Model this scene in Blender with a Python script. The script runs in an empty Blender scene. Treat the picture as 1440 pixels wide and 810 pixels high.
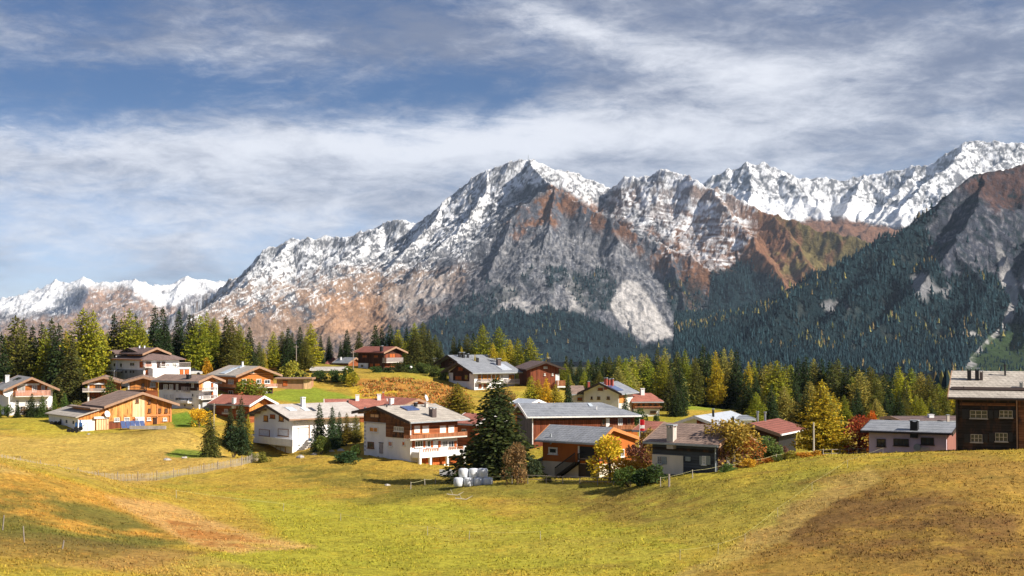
import bpy, math, random
import numpy as np
from mathutils import Vector, noise as mnoise

# ------------------------------------------------------------------ scene, camera, light
sc = bpy.context.scene
COL = sc.collection
R = math.radians
FPX = 2000.0                      # focal length in photo pixels (1440 wide)
PITCH = math.atan(65/2000.0)
CAM = np.array([0.0, 0.0, 0.0])

cd = bpy.data.cameras.new('camera'); cam = bpy.data.objects.new('camera', cd); COL.objects.link(cam)
cd.sensor_width = 36; cd.lens = 50; cd.clip_start = 0.5; cd.clip_end = 60000
cam.location = CAM; cam.rotation_euler = (R(90)+PITCH, 0, 0)
sc.camera = cam

SUN_AZ = R(117)     # clockwise from +Y (the view direction): from the right and behind
SUN_EL = R(35)
sund = Vector((math.sin(SUN_AZ)*math.cos(SUN_EL), math.cos(SUN_AZ)*math.cos(SUN_EL), math.sin(SUN_EL)))
sl = bpy.data.lights.new('sun', 'SUN'); so = bpy.data.objects.new('sun', sl); COL.objects.link(so)
sl.energy = 5.0; sl.angle = R(0.6); sl.color = (1.0, 0.91, 0.78)
so.rotation_euler = sund.to_track_quat('Z', 'Y').to_euler()
sc.view_settings.view_transform = 'Standard'
sc.view_settings.look = 'None'
sc.view_settings.exposure = 0.78
sc.view_settings.gamma = 1
sc.render.resolution_x = 1024; sc.render.resolution_y = 576
try:
    sc.cycles.max_bounces = 5; sc.cycles.volume_bounces = 0
    sc.cycles.transparent_max_bounces = 4
except Exception: pass

class NT:
    """tiny node helper"""
    def __init__(s, tree): s.t = tree; s.n = tree.nodes; s.l = tree.links
    def node(s, typ, **kw):
        n = s.n.new(typ)
        for k, v in kw.items(): setattr(n, k, v)
        return n
    def put(s, sock, v):
        if hasattr(v, 'is_output') or isinstance(v, bpy.types.NodeSocket): s.l.new(v, sock)
        elif isinstance(v, (tuple, list)) and len(v) == 3 and len(sock.default_value) == 4: sock.default_value = (*v, 1)
        else: sock.default_value = v
    def math(s, op, a, b=None, c=None, clamp=False):
        n = s.node('ShaderNodeMath', operation=op); n.use_clamp = clamp
        for i, v in enumerate((a, b, c)):
            if v is not None: s.put(n.inputs[i], v)
        return n.outputs[0]
    def mix(s, f, a, b, blend='MIX'):
        n = s.node('ShaderNodeMix', data_type='RGBA', blend_type=blend)
        s.put(n.inputs[0], f); s.put(n.inputs[6], a); s.put(n.inputs[7], b)
        return n.outputs[2]
    def noise(s, vec, scale, detail=4, rough=0.55, lac=2.0, dist=0.0):
        n = s.node('ShaderNodeTexNoise'); s.put(n.inputs['Vector'], vec)
        n.inputs['Scale'].default_value = scale; n.inputs['Detail'].default_value = detail
        n.inputs['Roughness'].default_value = rough; n.inputs['Lacunarity'].default_value = lac
        n.inputs['Distortion'].default_value = dist
        return n.outputs['Fac']
    def ramp(s, f, a, b, lo=0.0, hi=1.0):
        n = s.node('ShaderNodeMapRange', interpolation_type='SMOOTHSTEP')
        s.put(n.inputs[0], f); n.inputs[1].default_value = a; n.inputs[2].default_value = b
        n.inputs[3].default_value = lo; n.inputs[4].default_value = hi
        return n.outputs[0]
    def mapping(s, vec, scale=(1,1,1), loc=(0,0,0), rot=(0,0,0)):
        n = s.node('ShaderNodeMapping'); s.put(n.inputs[0], vec)
        n.inputs[1].default_value = loc; n.inputs[2].default_value = rot; n.inputs[3].default_value = scale
        return n.outputs[0]

def make_world():
    w = bpy.data.worlds.new('World'); sc.world = w; w.use_nodes = True
    t = NT(w.node_tree); t.n.clear()
    out = t.node('ShaderNodeOutputWorld'); bg = t.node('ShaderNodeBackground')
    sky = t.node('ShaderNodeTexSky'); sky.sky_type = 'NISHITA'; sky.sun_disc = False
    sky.sun_elevation = SUN_EL; sky.sun_rotation = SUN_AZ; sky.altitude = 1500; sky.air_density = 1.0; sky.dust_density = 0.6
    tc = t.node('ShaderNodeTexCoord'); d = tc.outputs['Generated']
    sep = t.node('ShaderNodeSeparateXYZ'); t.l.new(d, sep.inputs[0])
    x, y, z = sep.outputs
    def blob(px, py, rx, ry, amp, tilt=0.0):
        cx = (px-720)/FPX; cz = (470-py)/FPX
        dx = t.math('SUBTRACT', x, cx); dz = t.math('SUBTRACT', z, cz)
        dz = t.math('SUBTRACT', dz, t.math('MULTIPLY', dx, tilt))
        a = t.math('MULTIPLY', dx, FPX/rx); b = t.math('MULTIPLY', dz, FPX/ry)
        r2 = t.math('ADD', t.math('MULTIPLY', a, a), t.math('MULTIPLY', b, b))
        g = t.math('POWER', 2.718, t.math('MULTIPLY', r2, -1.0))
        return t.math('MULTIPLY', g, amp)
    def total(lst, base):
        v = base
        for b in lst: v = t.math('ADD', v, blob(*b))
        return v
    front = t.math('GREATER_THAN', y, 0.0)
    # two noises stretched along the horizon (streaky high cloud)
    v1 = t.mapping(d, (3.0, 3.0, 9.5), (0.3, 0, 0.2), (0, R(-9), 0))
    v2 = t.mapping(d, (6, 6, 19), (1.3, 0, 0.6), (0, R(-13), 0))
    v3 = t.mapping(d, (9, 9, 30), (5.3, 0, 1.6), (0, R(8), 0))
    n1 = t.noise(v1, 1.7, 10, 0.60, 2.1, 0.35)
    n2 = t.noise(v2, 2.4, 10, 0.64, 2.2, 0.5)
    n5 = t.noise(v3, 3.5, 8, 0.66, 2.2, 0.5)
    n3 = t.noise(t.mapping(d, (2.5, 2.5, 7), (4.1, 0, 2.2)), 1.6, 6, 0.55, 2.0, 0.3)
    nn = t.math('ADD', t.math('MULTIPLY', n5, 0.22), t.math('ADD', t.math('MULTIPLY', n1, 0.40), t.math('MULTIPLY', n2, 0.38)))
    # where clear blue shows, and where cloud is thick
    cov = total([(170, 135, 300, 40, -0.13, 0.0), (690, 118, 210, 36, -0.15, 0.12), (90, 350, 260, 60, -0.07), (60, 30, 240, 30, -0.06), (560, 10, 200, 20, -0.05),
                 (1000, 60, 420, 80, 0.10), (330, 70, 300, 25, 0.05), (120, 330, 300, 80, 0.08), (820, 215, 420, 42, 0.22, 0.02), (1250, 130, 300, 80, 0.12),
                 (120, 225, 260, 34, 0.14), (560, 285, 300, 40, 0.10), (700, 60, 150, 30, 0.05), (60, 45, 120, 35, 0.03)], 0.015)
    cov = t.math('MULTIPLY', cov, front)
    cover = t.ramp(t.math('ADD', nn, cov), 0.36, 0.66)
    # brightness of the cloud: white streaks / grey undersides
    br = total([(1150, 120, 260, 30, 0.16, -.2), (1330, 200, 150, 30, 0.10), (1040, 250, 120, 20, 0.2), (760, 195, 340, 34, 0.50, 0.02), (560, 200, 130, 24, 0.25), (1010, 120, 200, 40, 0.22, -0.3), (800, 45, 90, 22, 0.28, -0.3),
                (130, 215, 280, 34, 0.36), (500, 300, 320, 60, 0.22), (150, 330, 300, 70, 0.30), (1290, 30, 260, 60, -0.12), (480, 30, 280, 40, -0.16),
                (660, 95, 180, 25, -0.12), (920, 215, 130, 25, -0.16), (1150, 235, 170, 25, 0.10), (1300, 170, 200, 40, -0.05), (200, 20, 180, 30, -0.12)], 0.0)
    br = t.math('MULTIPLY', br, front)
    n4 = t.noise(t.mapping(d, (5, 5, 15), (2.7, 0, 0.9), (0, R(-16), 0)), 2.6, 9, 0.62, 2.1, 0.4)
    b = t.math('ADD', t.math('MULTIPLY', n4, 0.85), t.math('ADD', t.math('MULTIPLY', n3, 0.5), t.math('MULTIPLY', n5, 0.45)))
    b = t.math('ADD', b, br)
    bright = t.ramp(b, 0.70, 1.36)
    cloud = t.mix(bright, (0.125, 0.150, 0.222), (0.58, 0.59, 0.63))
    skyc = t.mix(1.0, sky.outputs[0], t.mix(t.ramp(z, 0.03, 0.17), (0.052, 0.057, 0.080), (0.015, 0.025, 0.040)), 'MULTIPLY')
    col = t.mix(t.math('MULTIPLY', cover, 0.93), skyc, cloud)
    t.l.new(col, bg.inputs[0]); bg.inputs[1].default_value = 0.97
    t.l.new(bg.outputs[0], out.inputs[0])
make_world()

# ------------------------------------------------------------------ projection helpers
def ray(px, py):
    a = (px-720)/FPX; b = (405-py)/FPX
    c, s = math.cos(PITCH), math.sin(PITCH)
    return np.array([a, c-b*s, s+b*c])
def P(px, py, Y):
    d = ray(px, py); return d*(Y/d[1])
def proj(x, y, z):
    c, s = math.cos(PITCH), math.sin(PITCH)
    dep = y*c+z*s; up = -y*s+z*c
    return 720+FPX*x/dep, 405-FPX*up/dep

# ------------------------------------------------------------------ numpy noise
_rng = np.random.RandomState(7)
_perm = np.concatenate([_rng.permutation(512)]*3)
_ang = _rng.rand(512)*2*np.pi
_gx, _gy = np.cos(_ang), np.sin(_ang)
def perlin(x, y):
    x = np.asarray(x, float); y = np.asarray(y, float)
    xi = np.floor(x).astype(int); yi = np.floor(y).astype(int)
    xf = x-xi; yf = y-yi
    u = xf*xf*xf*(xf*(xf*6-15)+10); v = yf*yf*yf*(yf*(yf*6-15)+10)
    def g(ix, iy, fx, fy):
        h = _perm[(_perm[ix & 511]+iy) & 511]
        return _gx[h]*fx+_gy[h]*fy
    a = g(xi, yi, xf, yf); b = g(xi+1, yi, xf-1, yf)
    c = g(xi, yi+1, xf, yf-1); d = g(xi+1, yi+1, xf-1, yf-1)
    return (a+(b-a)*u+((c+(d-c)*u)-(a+(b-a)*u))*v)*1.5
def fbm(x, y, o=5, g=0.5, l=2.03):
    s = 0; a = 1; n = 0
    for i in range(o):
        s = s+a*perlin(x+17.3*i, y-9.1*i); n += a; a *= g; x = x*l; y = y*l
    return s/n
def ridged(x, y, o=5, g=0.5, l=2.1):
    s = 0; a = 1; n = 0; w = 1.0
    for i in range(o):
        r = (1-np.abs(perlin(x+11.7*i, y+5.3*i)))**2
        s = s+a*r*w; n += a; w = np.clip(r*1.3, 0, 1); a *= g; x = x*l; y = y*l
    return s/n
def sstep(a, b, x):
    t = np.clip((x-a)/(b-a), 0, 1); return t*t*(3-2*t)

# ------------------------------------------------------------------ object helpers
def tag(o, label=None, cat=None, group=None, kind=None):
    if label: o['label'] = label
    if cat: o['category'] = cat
    if group: o['group'] = group
    if kind: o['kind'] = kind
    return o
def empty(name, loc, rz=0.0):
    o = bpy.data.objects.new(name, None); COL.objects.link(o)
    o.location = loc; o.rotation_euler = (0, 0, rz); o.empty_display_size = 0.3
    return o
class MB:
    """mesh collector: faces with a material slot each, built as ONE object"""
    def __init__(s): s.v = []; s.f = []; s.m = []
    def poly(s, pts, m=0):
        i = len(s.v); s.v += [tuple(p) for p in pts]; s.f.append(tuple(range(i, i+len(pts)))); s.m.append(m)
    def box(s, x0, x1, y0, y1, z0, z1, m=0):
        i = len(s.v)
        s.v += [(x0,y0,z0),(x1,y0,z0),(x1,y1,z0),(x0,y1,z0),(x0,y0,z1),(x1,y0,z1),(x1,y1,z1),(x0,y1,z1)]
        for f in ((0,3,2,1),(4,5,6,7),(0,1,5,4),(1,2,6,5),(2,3,7,6),(3,0,4,7)):
            s.f.append(tuple(i+k for k in f)); s.m.append(m)
        return s
    def prism(s, prof, axis, a0, a1, m=0):
        """profile (list of 2D points, ccw) extruded along axis 'x' or 'y'"""
        n = len(prof); i = len(s.v)
        for a in (a0, a1):
            for p, q in prof: s.v.append((a, p, q) if axis == 'x' else (p, a, q))
        s.f.append(tuple(i+k for k in range(n))); s.m.append(m)
        s.f.append(tuple(i+n+k for k in reversed(range(n)))); s.m.append(m)
        for k in range(n):
            j = (k+1) % n
            s.f.append((i+k, i+n+k, i+n+j, i+j)); s.m.append(m)
        return s
    def tube(s, p0, p1, r0, r1=None, n=6, m=0):
        r1 = r0 if r1 is None else r1
        p0 = Vector(p0); p1 = Vector(p1); d = (p1-p0)
        q = d.to_track_quat('Z', 'Y'); i = len(s.v)
        for p, r in ((p0, r0), (p1, r1)):
            for k in range(n):
                a = 2*math.pi*k/n
                s.v.append(tuple(p+q @ Vector((math.cos(a)*r, math.sin(a)*r, 0))))
        for k in range(n):
            j = (k+1) % n; s.f.append((i+k, i+j, i+n+j, i+n+k)); s.m.append(m)
        s.f.append(tuple(i+k for k in reversed(range(n)))); s.m.append(m)
        s.f.append(tuple(i+n+k for k in range(n))); s.m.append(m)
        return s
    def lathe(s, prof, n=12, c=(0,0,0), m=0):
        i = len(s.v)
        for r, z in prof:
            for k in range(n):
                a = 2*math.pi*k/n; s.v.append((c[0]+r*math.cos(a), c[1]+r*math.sin(a), c[2]+z))
        for j in range(len(prof)-1):
            for k in range(n):
                l = (k+1) % n
                s.f.append((i+j*n+k, i+j*n+l, i+(j+1)*n+l, i+(j+1)*n+k)); s.m.append(m)
        s.f.append(tuple(i+k for k in reversed(range(n)))); s.m.append(m)
        s.f.append(tuple(i+(len(prof)-1)*n+k for k in range(n))); s.m.append(m)
        return s
    def mesh(s, name, mats, smooth=False):
        me = bpy.data.meshes.new(name); me.from_pydata(s.v, [], s.f); 
        for m in (mats if isinstance(mats, (list, tuple)) else [mats]): me.materials.append(m)
        me.polygons.foreach_set('material_index', s.m)
        if smooth: me.polygons.foreach_set('use_smooth', [True]*len(s.f))
        me.validate(); me.update()
        return me
    def build(s, name, mats, parent=None, smooth=False, loc=None):
        o = bpy.data.objects.new(name, s.mesh(name, mats, smooth)); COL.objects.link(o)
        if parent: o.parent = parent
        if loc is not None: o.location = loc
        return o
def grid_object(name, X, Y, Z, mat, attrs=None, smooth=True):
    n, m = X.shape
    me = bpy.data.meshes.new(name)
    co = np.stack([X, Y, Z], -1).reshape(-1, 3).astype(np.float32)
    idx = np.arange(n*m).reshape(n, m)
    q = np.stack([idx[:-1, :-1], idx[:-1, 1:], idx[1:, 1:], idx[1:, :-1]], -1).reshape(-1, 4)
    me.vertices.add(len(co)); me.vertices.foreach_set('co', co.ravel())
    me.loops.add(q.size); me.loops.foreach_set('vertex_index', q.ravel().astype(np.int32))
    me.polygons.add(len(q)); me.polygons.foreach_set('loop_start', np.arange(0, q.size, 4, dtype=np.int32))
    me.polygons.foreach_set('loop_total', np.full(len(q), 4, np.int32))
    me.polygons.foreach_set('use_smooth', np.full(len(q), smooth))
    me.update(calc_edges=True); me.validate()
    for k, a in (attrs or {}).items():
        if a.ndim == 3:
            at = me.color_attributes.new(k, 'FLOAT_COLOR', 'POINT')
            c = np.concatenate([a.reshape(-1, 3), np.ones((n*m, 1))], 1).astype(np.float32)
            at.data.foreach_set('color', c.ravel())
        else:
            at = me.attributes.new(k, 'FLOAT', 'POINT'); at.data.foreach_set('value', a.ravel().astype(np.float32))
    me.materials.append(mat)
    o = bpy.data.objects.new(name, me); COL.objects.link(o)
    return o

def new_mat(name, rough=0.9, spec=0.2):
    m = bpy.data.materials.new(name); m.use_nodes = True
    t = NT(m.node_tree); b = t.n['Principled BSDF']
    b.inputs['Roughness'].default_value = rough
    b.inputs['Specular IOR Level'].default_value = spec
    return m, t, b
def bump(t, b, h, strength=0.5, dist=0.05):
    n = t.node('ShaderNodeBump'); n.inputs['Strength'].default_value = strength; n.inputs['Distance'].default_value = dist
    t.put(n.inputs['Height'], h); t.l.new(n.outputs[0], b.inputs['Normal'])

# ------------------------------------------------------------------ mountains
def seg_field(X, Y, ridges, rng=0.0):
    """max over ridge polylines of (crest height - fall); returns height, distance, along-ridge coordinate"""
    best = np.full(X.shape, -1e9); D = np.zeros(X.shape); S = np.zeros(X.shape); ks = 0
    for ri, (pts, (a, b, c)) in enumerate(ridges):
        p3 = [P(*p) for p in pts]; s0 = 1000.0*ri
        for p, q in zip(p3[:-1], p3[1:]):
            dx, dy = q[0]-p[0], q[1]-p[1]; L2 = dx*dx+dy*dy; L = math.sqrt(L2)
            t = np.clip(((X-p[0])*dx+(Y-p[1])*dy)/L2, 0, 1)
            d = np.hypot(X-p[0]-t*dx, Y-p[1]-t*dy)
            z = p[2]+(q[2]-p[2])*t-(a*(1-np.exp(-d/b))+c*d)
            m = z > best
            best = np.where(m, z, best); D = np.where(m, d, D); S = np.where(m, s0+t*L, S)
            s0 += L
    return best, D, S

def line_y(px, pts):
    xs, ys = zip(*pts); return np.interp(px, xs, ys)
def inpoly(px, py, poly, soft, nz):
    """signed soft inside mask of a polygon, edges broken by noise"""
    x = px+nz*soft*1.3; y = py+nz[::-1, ::-1]*soft if False else py+nz*soft
    inside = np.zeros(px.shape, bool); dist = np.full(px.shape, 1e9)
    n = len(poly)
    for i in range(n):
        x1, y1 = poly[i]; x2, y2 = poly[(i+1) % n]
        cond = ((y1 > y) != (y2 > y)) & (x < (x2-x1)*(y-y1)/((y2-y1) if y2 != y1 else 1e-9)+x1)
        inside ^= cond
        dx, dy = x2-x1, y2-y1; t = np.clip(((x-x1)*dx+(y-y1)*dy)/(dx*dx+dy*dy+1e-9), 0, 1)
        dist = np.minimum(dist, np.hypot(x-x1-t*dx, y-y1-t*dy))
    sd = np.where(inside, dist, -dist)
    return sstep(-soft*0.5, soft*0.5, sd)
def mixc(c, col, m): return c*(1-m[..., None])+np.array(col)*m[..., None]

def mountain_material():
    m, t, b = new_mat('mountain_rock_snow', 0.95, 0.1)
    at = t.node('ShaderNodeVertexColor', layer_name='albedo')
    tc = t.node('ShaderNodeTexCoord')
    n = t.noise(tc.outputs['Object'], 0.03, 6, 0.7)
    n2 = t.noise(tc.outputs['Object'], 0.009, 5, 0.6)
    k = t.ramp(t.math('ADD', t.math('MULTIPLY', n, 0.65), t.math('MULTIPLY', n2, 0.35)), 0.33, 0.67, 0.60, 1.30)
    n = t.noise(tc.outputs['Object'], 0.055, 5, 0.75)
    col = t.mix(1.0, at.outputs[0], k, 'MULTIPLY')
    t.l.new(col, b.inputs['Base Color'])
    bump(t, b, n, 1.0, 16.0)
    return m
MTN = mountain_material()

SNOW = (0.86, 0.88, 0.92); ROCK = (0.100, 0.108, 0.132); ROCKL = (0.27, 0.27, 0.285); BROWN = (0.205, 0.098, 0.05)
TAN = (0.38, 0.225, 0.135); SCREE = (0.52, 0.50, 0.49); FLOOR = (0.011, 0.026, 0.032); OLIVE = (0.14, 0.13, 0.045); GREENP = (0.045, 0.075, 0.03)

forest_pts = []   # (x, y, z, h, shade)
def polar(px0, px1, ncol, Y0, Y1, nrow, ys=None):
    tx = (np.linspace(px0, px1, ncol)-720)/FPX
    ys = np.linspace(Y0, Y1, nrow) if ys is None else ys
    Yg, Tg = np.meshgrid(ys, tx, indexing='ij')
    return Tg*Yg, Yg

def slope_of(X, Y, Z):
    # gradient on the polar grid
    dzr = np.gradient(Z, axis=0)/np.gradient(Y, axis=0)
    dX = np.gradient(X, axis=1); dzc = np.gradient(Z, axis=1)/dX
    gx = dzc; gy = dzr-dzc*(X/Y)
    return gx, gy

def build_massif():
    X, Y = polar(120, 1330, 1150, 0, 0, 0, np.concatenate([np.linspace(4350, 4600, 20)[:-1], np.linspace(4600, 6720, 500)[:-1], np.linspace(6720, 7300, 16)]))
    wx = fbm(X/700, Y/700, 3)*150; wy = fbm(X/700+40, Y/700+9, 3)*150
    fx = fbm(X/150+3, Y/150, 4)*28; fy = fbm(X/150-8, Y/150+4, 4)*28
    edge = 1.0
    prof = (260, 260, 0.36)
    ridges = [
     ([(120,520,6900),(180,475,6900),(225,446,6900),(255,428,6850),(300,408,6800),(330,388,6700),(365,352,6650),(410,337,6650),(440,334,6600),(470,333,6600),(500,330,6550),(545,314,6500),(570,308,6450),(590,313,6400),(610,300,6350),(640,273,6300),(665,252,6250),(690,238,6200),(715,228,6150),(742,224,6150),(765,232,6150),(790,241,6150),(812,243,6200),(835,253,6200),(858,264,6200),(872,256,6150),(885,249,6100),(905,250,6050),(930,239,6000),(950,243,5950),(975,254,5850),(1000,262,5800),(1030,276,5700),(1080,300,5600),(1130,316,5500),(1180,330,5400),(1230,342,5350),(1300,380,5300)], (300,280,0.40)),
     ([(742,224,6150),(760,245,5850),(785,262,5550)], (120,120,0.55)),
     ([(785,262,5550),(810,276,5500),(830,287,5450),(870,305,5380),(905,328,5300),(940,343,5230),(975,362,5150),(1010,388,5080),(1035,408,5020)], (180,170,0.52)),
     ([(785,262,5550),(760,272,5520),(735,290,5500),(700,322,5450),(655,356,5400),(610,392,5330),(570,425,5250),(540,452,5150)], (150,150,0.52)),
     ([(870,305,5380),(880,340,5270),(886,372,5170)], (40,60,0.55)),
     ([(785,262,5550),(776,318,5330),(764,360,5170)], (40,60,0.55)),
     ([(940,343,5230),(955,400,5000),(975,450,4800),(985,480,4680)], (60,70,0.60)),
     ([(720,305,5480),(700,365,5230),(680,410,5050)], (50,60,0.60)),
     ([(1000,262,5800),(1035,308,5520),(1065,345,5310),(1090,376,5120),(1115,410,4950),(1120,440,4820)], (120,160,0.42)),
     ([(1080,300,5600),(1120,345,5350),(1150,390,5100)], (80,120,0.42)),
     ([(640,273,6300),(600,325,6050),(545,378,5800),(490,385,5650),(450,405,5500),(400,430,5300),(350,452,5150)], (90,110,0.42)),
     ([(690,238,6200),(670,290,5980),(630,340,5750),(590,370,5600)], (70,80,0.6)),
     ([(545,314,6500),(500,350,6300),(440,395,6050),(370,430,5800),(310,455,5500)], (80,100,0.5)),
     ([(410,337,6650),(370,375,6400),(320,415,6150),(270,440,5900)], (80,100,0.5)),
     ([(590,313,6400),(565,345,6250),(520,375,6050)], (60,80,0.6)),
     ([(610,392,5330),(560,400,5380),(500,420,5300),(460,450,5150)], (60,80,0.42)),
    ]
    H, D, S = seg_field(X+wx*0.35+fx, Y+wy*0.35+fy, ridges)
    # gullies run down from the crest, deeper with distance
    gul = ridged((S+fx*1.2)/95, D/1500+S*0.0, 5, 0.6)
    H += (gul-0.6)*np.clip(D, 0, 260)*0.10*sstep(5, 120, D)
    rd = ridged(X/240, Y/240+3, 6, 0.55)
    H += (rd-0.55)*(30+14*np.exp(-D/120))*sstep(0, 90, D)+(ridged(X/95, Y/110, 4, .55)-0.5)*(9+16*np.exp(-D/90))+(ridged(X/34+5, Y/60, 3, .6)-0.5)*6
    Wb = -H/2.75; Ub = X/2.75; lf = sstep(780, 640, 720+Ub*.92)
    cb, ab = Ub*.62+Wb, Ub-Wb*.62
    H += (ridged(cb/13+fbm(Ub/30, Wb/30)*.8, ab/110, 5, .55)-.5)*15*lf*sstep(10, 90, D+40)
    H += fbm(X/20, Y/30, 2)*3
    floor = -105+(Y-4350)*0.01+fbm(X/300, Y/300)*12
    H = np.where(H > floor, H, floor); 
    k = 35.0; H = np.maximum(H, floor)+k*np.exp(-np.abs(H-floor)/k)*0.5
    H = np.where(Y < 4600, np.minimum(H, floor+30+(Y-4350)*0.5), H)
    px, py = proj(X, Y, H)
    gx, gy = slope_of(X, Y, H); sl = np.hypot(gx, gy)
    U, W = X/2.75, -H/2.75          # world metres scaled: across / down the face
    n1 = fbm(U/22, W/22, 5, 0.6); n2 = fbm(X/90, Y/90, 5, 0.62); n3 = fbm(X/30, Y/30+7, 4, .6)
    fine = fbm(U/4.2, W/3.4, 3, .7); facet = ridged(U/15+n1*.5, W/13, 5, .65); vert = ridged(U/6+n1, W/26, 4, .65)
    nz = n1*1.6
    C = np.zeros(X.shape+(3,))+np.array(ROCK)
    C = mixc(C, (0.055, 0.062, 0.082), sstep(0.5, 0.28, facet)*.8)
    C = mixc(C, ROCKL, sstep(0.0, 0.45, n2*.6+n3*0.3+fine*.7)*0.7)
    rockmottle = fbm(U/9+30, W/6, 4, .65)
    def reg(poly, soft): return inpoly(px, py, poly, soft, nz)
    # browns
    lf2 = sstep(700, 560, px+(py-400)*.6)*sstep(368, 400, py+(px-480)*.06)
    C = mixc(C, (0.27, 0.185, 0.135), lf2*sstep(-.35, .1, n1+n2*.5+fine*.3)*.85)
    br = reg([(300,450),(380,412),(440,392),(500,376),(560,386),(650,375),(640,395),(575,425),(545,475),(420,480),(300,480)], 22)
    C = mixc(C, (0.33,0.215,0.145), br*sstep(-0.30, 0.12, n2+0.15*n3+rockmottle*.5+fine*.25)*0.7)
    C = mixc(C, TAN, reg([(455,420),(520,415),(545,432),(540,466),(440,470)], 12)*0.85)
    br2 = reg([(768,268),(790,260),(860,296),(940,335),(990,348),(1070,395),(1060,420),(1040,470),(1000,520),(960,420),(880,340),(800,305),(740,330),(700,345)], 16)
    C = mixc(C, BROWN, br2*sstep(-0.22, 0.12, n2+rockmottle*.6+fine*.3)*0.9)
    br3 = reg([(960,245),(1010,258),(1120,305),(1230,335),(1330,350),(1300,400),(1150,430),(1110,440),(1020,430),(985,380),(930,335),(985,290)], 18)
    C = mixc(C, BROWN, br3*0.9); C = mixc(C, OLIVE, br3*sstep(0.0, 0.4, n2+(px-1090)/160)*0.75)
    C = mixc(C, TAN, reg([(1030,390),(1110,385),(1150,395),(1150,430),(1110,455),(1050,440),(1010,520),(985,470)], 18)*0.65*sstep(-.2,.2,n2))
    C = mixc(C, BROWN, reg([(870,265),(960,262),(1000,290),(960,330),(900,300),(860,290)], 14)*0.45)
    # pale cliffs and scree
    C = mixc(C, ROCKL, reg([(700,330),(800,320),(900,340),(960,420),(930,470),(880,440),(760,440),(690,440)], 22)*sstep(0.35, 0.75, vert+rockmottle*.4)*0.85)
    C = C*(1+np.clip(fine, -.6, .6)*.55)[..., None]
    fan = reg([(876,398),(896,396),(908,412),(922,432),(950,475),(905,479),(872,456),(856,428),(866,412)], 5)
    C = mixc(C, SCREE, fan*(0.8+0.2*sstep(-.3,.3,rockmottle)))
    fan2 = reg([(705,400),(720,400),(735,425),(780,430),(720,445),(640,462),(690,435)], 8)+reg([(800,395),(820,400),(832,425),(820,440),(790,440),(802,420)], 7)
    C = mixc(C, SCREE, np.clip(fan2, 0, 1)*0.75*sstep(-.4, .1, rockmottle))
    C = mixc(C, SCREE, reg([(560,390),(640,385),(620,425),(560,450),(540,440)], 12)*0.35)
    # snow
    line = line_y(px, [(120,480),(260,440),(330,418),(400,408),(480,385),(540,378),(600,362),(660,345),(700,300),(735,275),(760,262),(785,258),(812,270),(840,285),(880,295),(900,335),(1000,375),(1040,350),(1065,315),(1045,288),(1015,262),(1000,255),(1330,250)])
    steep = sstep(0.55, 1.25, sl)
    sn = sstep(-30, 20, (line-py)+n1*26+n2*16-steep*14)
    c_ = np.where(px < 760, U*.62+W, W-U*.25); a_ = np.where(px < 760, U-W*.62, U+W*.25)
    streak = ridged(c_/5.2+n1*1.0+n2*.3, a_/60, 4, 0.6)
    rib = ridged((S)/30+n2*.4, D/240, 4, .6)
    cliff = ridged(c_/15+n1*.9, a_/34, 5, .6)
    open_ = sstep(.55, .70, cliff*.55+facet*.22+rib*.10+.22*steep-fine*.22+n1*.25+.03)
    deep = sstep(0, 75, line-py)
    sn = sn*(1-np.clip(open_*(1.15-deep*.30), 0, 1)*.95)
    cap = reg([(725,232),(750,228),(800,244),(850,262),(830,290),(790,262),(760,258),(735,262),(700,275)], 8)
    sn = np.maximum(sn, cap*sstep(.9, .6, facet+steep*.2))
    low = sstep(95, 0, py-line)*sstep(740, 680, px)
    sn = np.maximum(sn, low*sstep(0.56, 0.70, streak*0.80+n3*0.15+fine*.25+n1*.15+sstep(60, 0, py-line)*.08)*(.55+.4*sstep(80, 10, py-line)))
    bowl = reg([(845,300),(900,290),(1000,300),(1062,320),(1050,345),(1010,385),(960,345),(900,318)], 10)
    sn = np.maximum(sn*(1-bowl*.5), bowl*sstep(0.34, 0.55, ridged((U+W*3)/60, (W-U*.25)/7, 4, .6)*0.8+n3*.3+fine*.2)*0.97)
    sn = np.maximum(sn, sstep(0.74, 0.84, streak*0.8+fine*.30+n1*.15)*sstep(460, 380, py)*0.85*(1-br3)*sstep(980, 900, px))
    sn *= 1-fan
    C = mixc(C, SNOW, np.clip(sn, 0, 1))
    # forest
    fl = line_y(px, [(120,600),(520,520),(545,470),(590,462),(620,448),(680,440),(740,440),(790,432),(840,452),(862,462),(905,486),(950,482),(965,470),(975,455),(985,500),(995,430),(1000,385),(1040,372),(1085,385),(1100,400),(1108,440),(1150,450),(1330,460)])
    forest = sstep(-7, 5, (py-fl)+n1*16)
    forest *= 1-fan
    for pl in ([(745,375),(755,378),(740,400),(732,395)], [(770,372),(792,370),(800,395),(775,412),(765,395)], [(800,385),(850,380),(870,400),(860,430),(828,445),(815,430),(806,410)],
               [(930,395),(985,395),(1000,440),(1000,480),(960,470),(940,430)], [(690,400),(730,405),(700,440),(620,460),(640,430)]):
        forest = np.maximum(forest, reg(pl, 9)*0.8*sstep(-.5, .1, rockmottle)*(1-fan))
    C = mixc(C, FLOOR, forest)
    stream = sstep(3.2, 1.0, np.abs(px-line_y(py, [(440,1035),(460,1032),(480,1050),(500,1044),(520,1040)])))*sstep(470, 478, py)
    C = mixc(C, (0.7, 0.72, 0.75), stream*0.8)
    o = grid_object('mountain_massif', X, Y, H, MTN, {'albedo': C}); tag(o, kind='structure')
    rr = np.random.RandomState(3)
    N = 34000
    i = rr.randint(0, X.shape[0]-1, N); j = rr.randint(0, X.shape[1], N)
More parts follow.
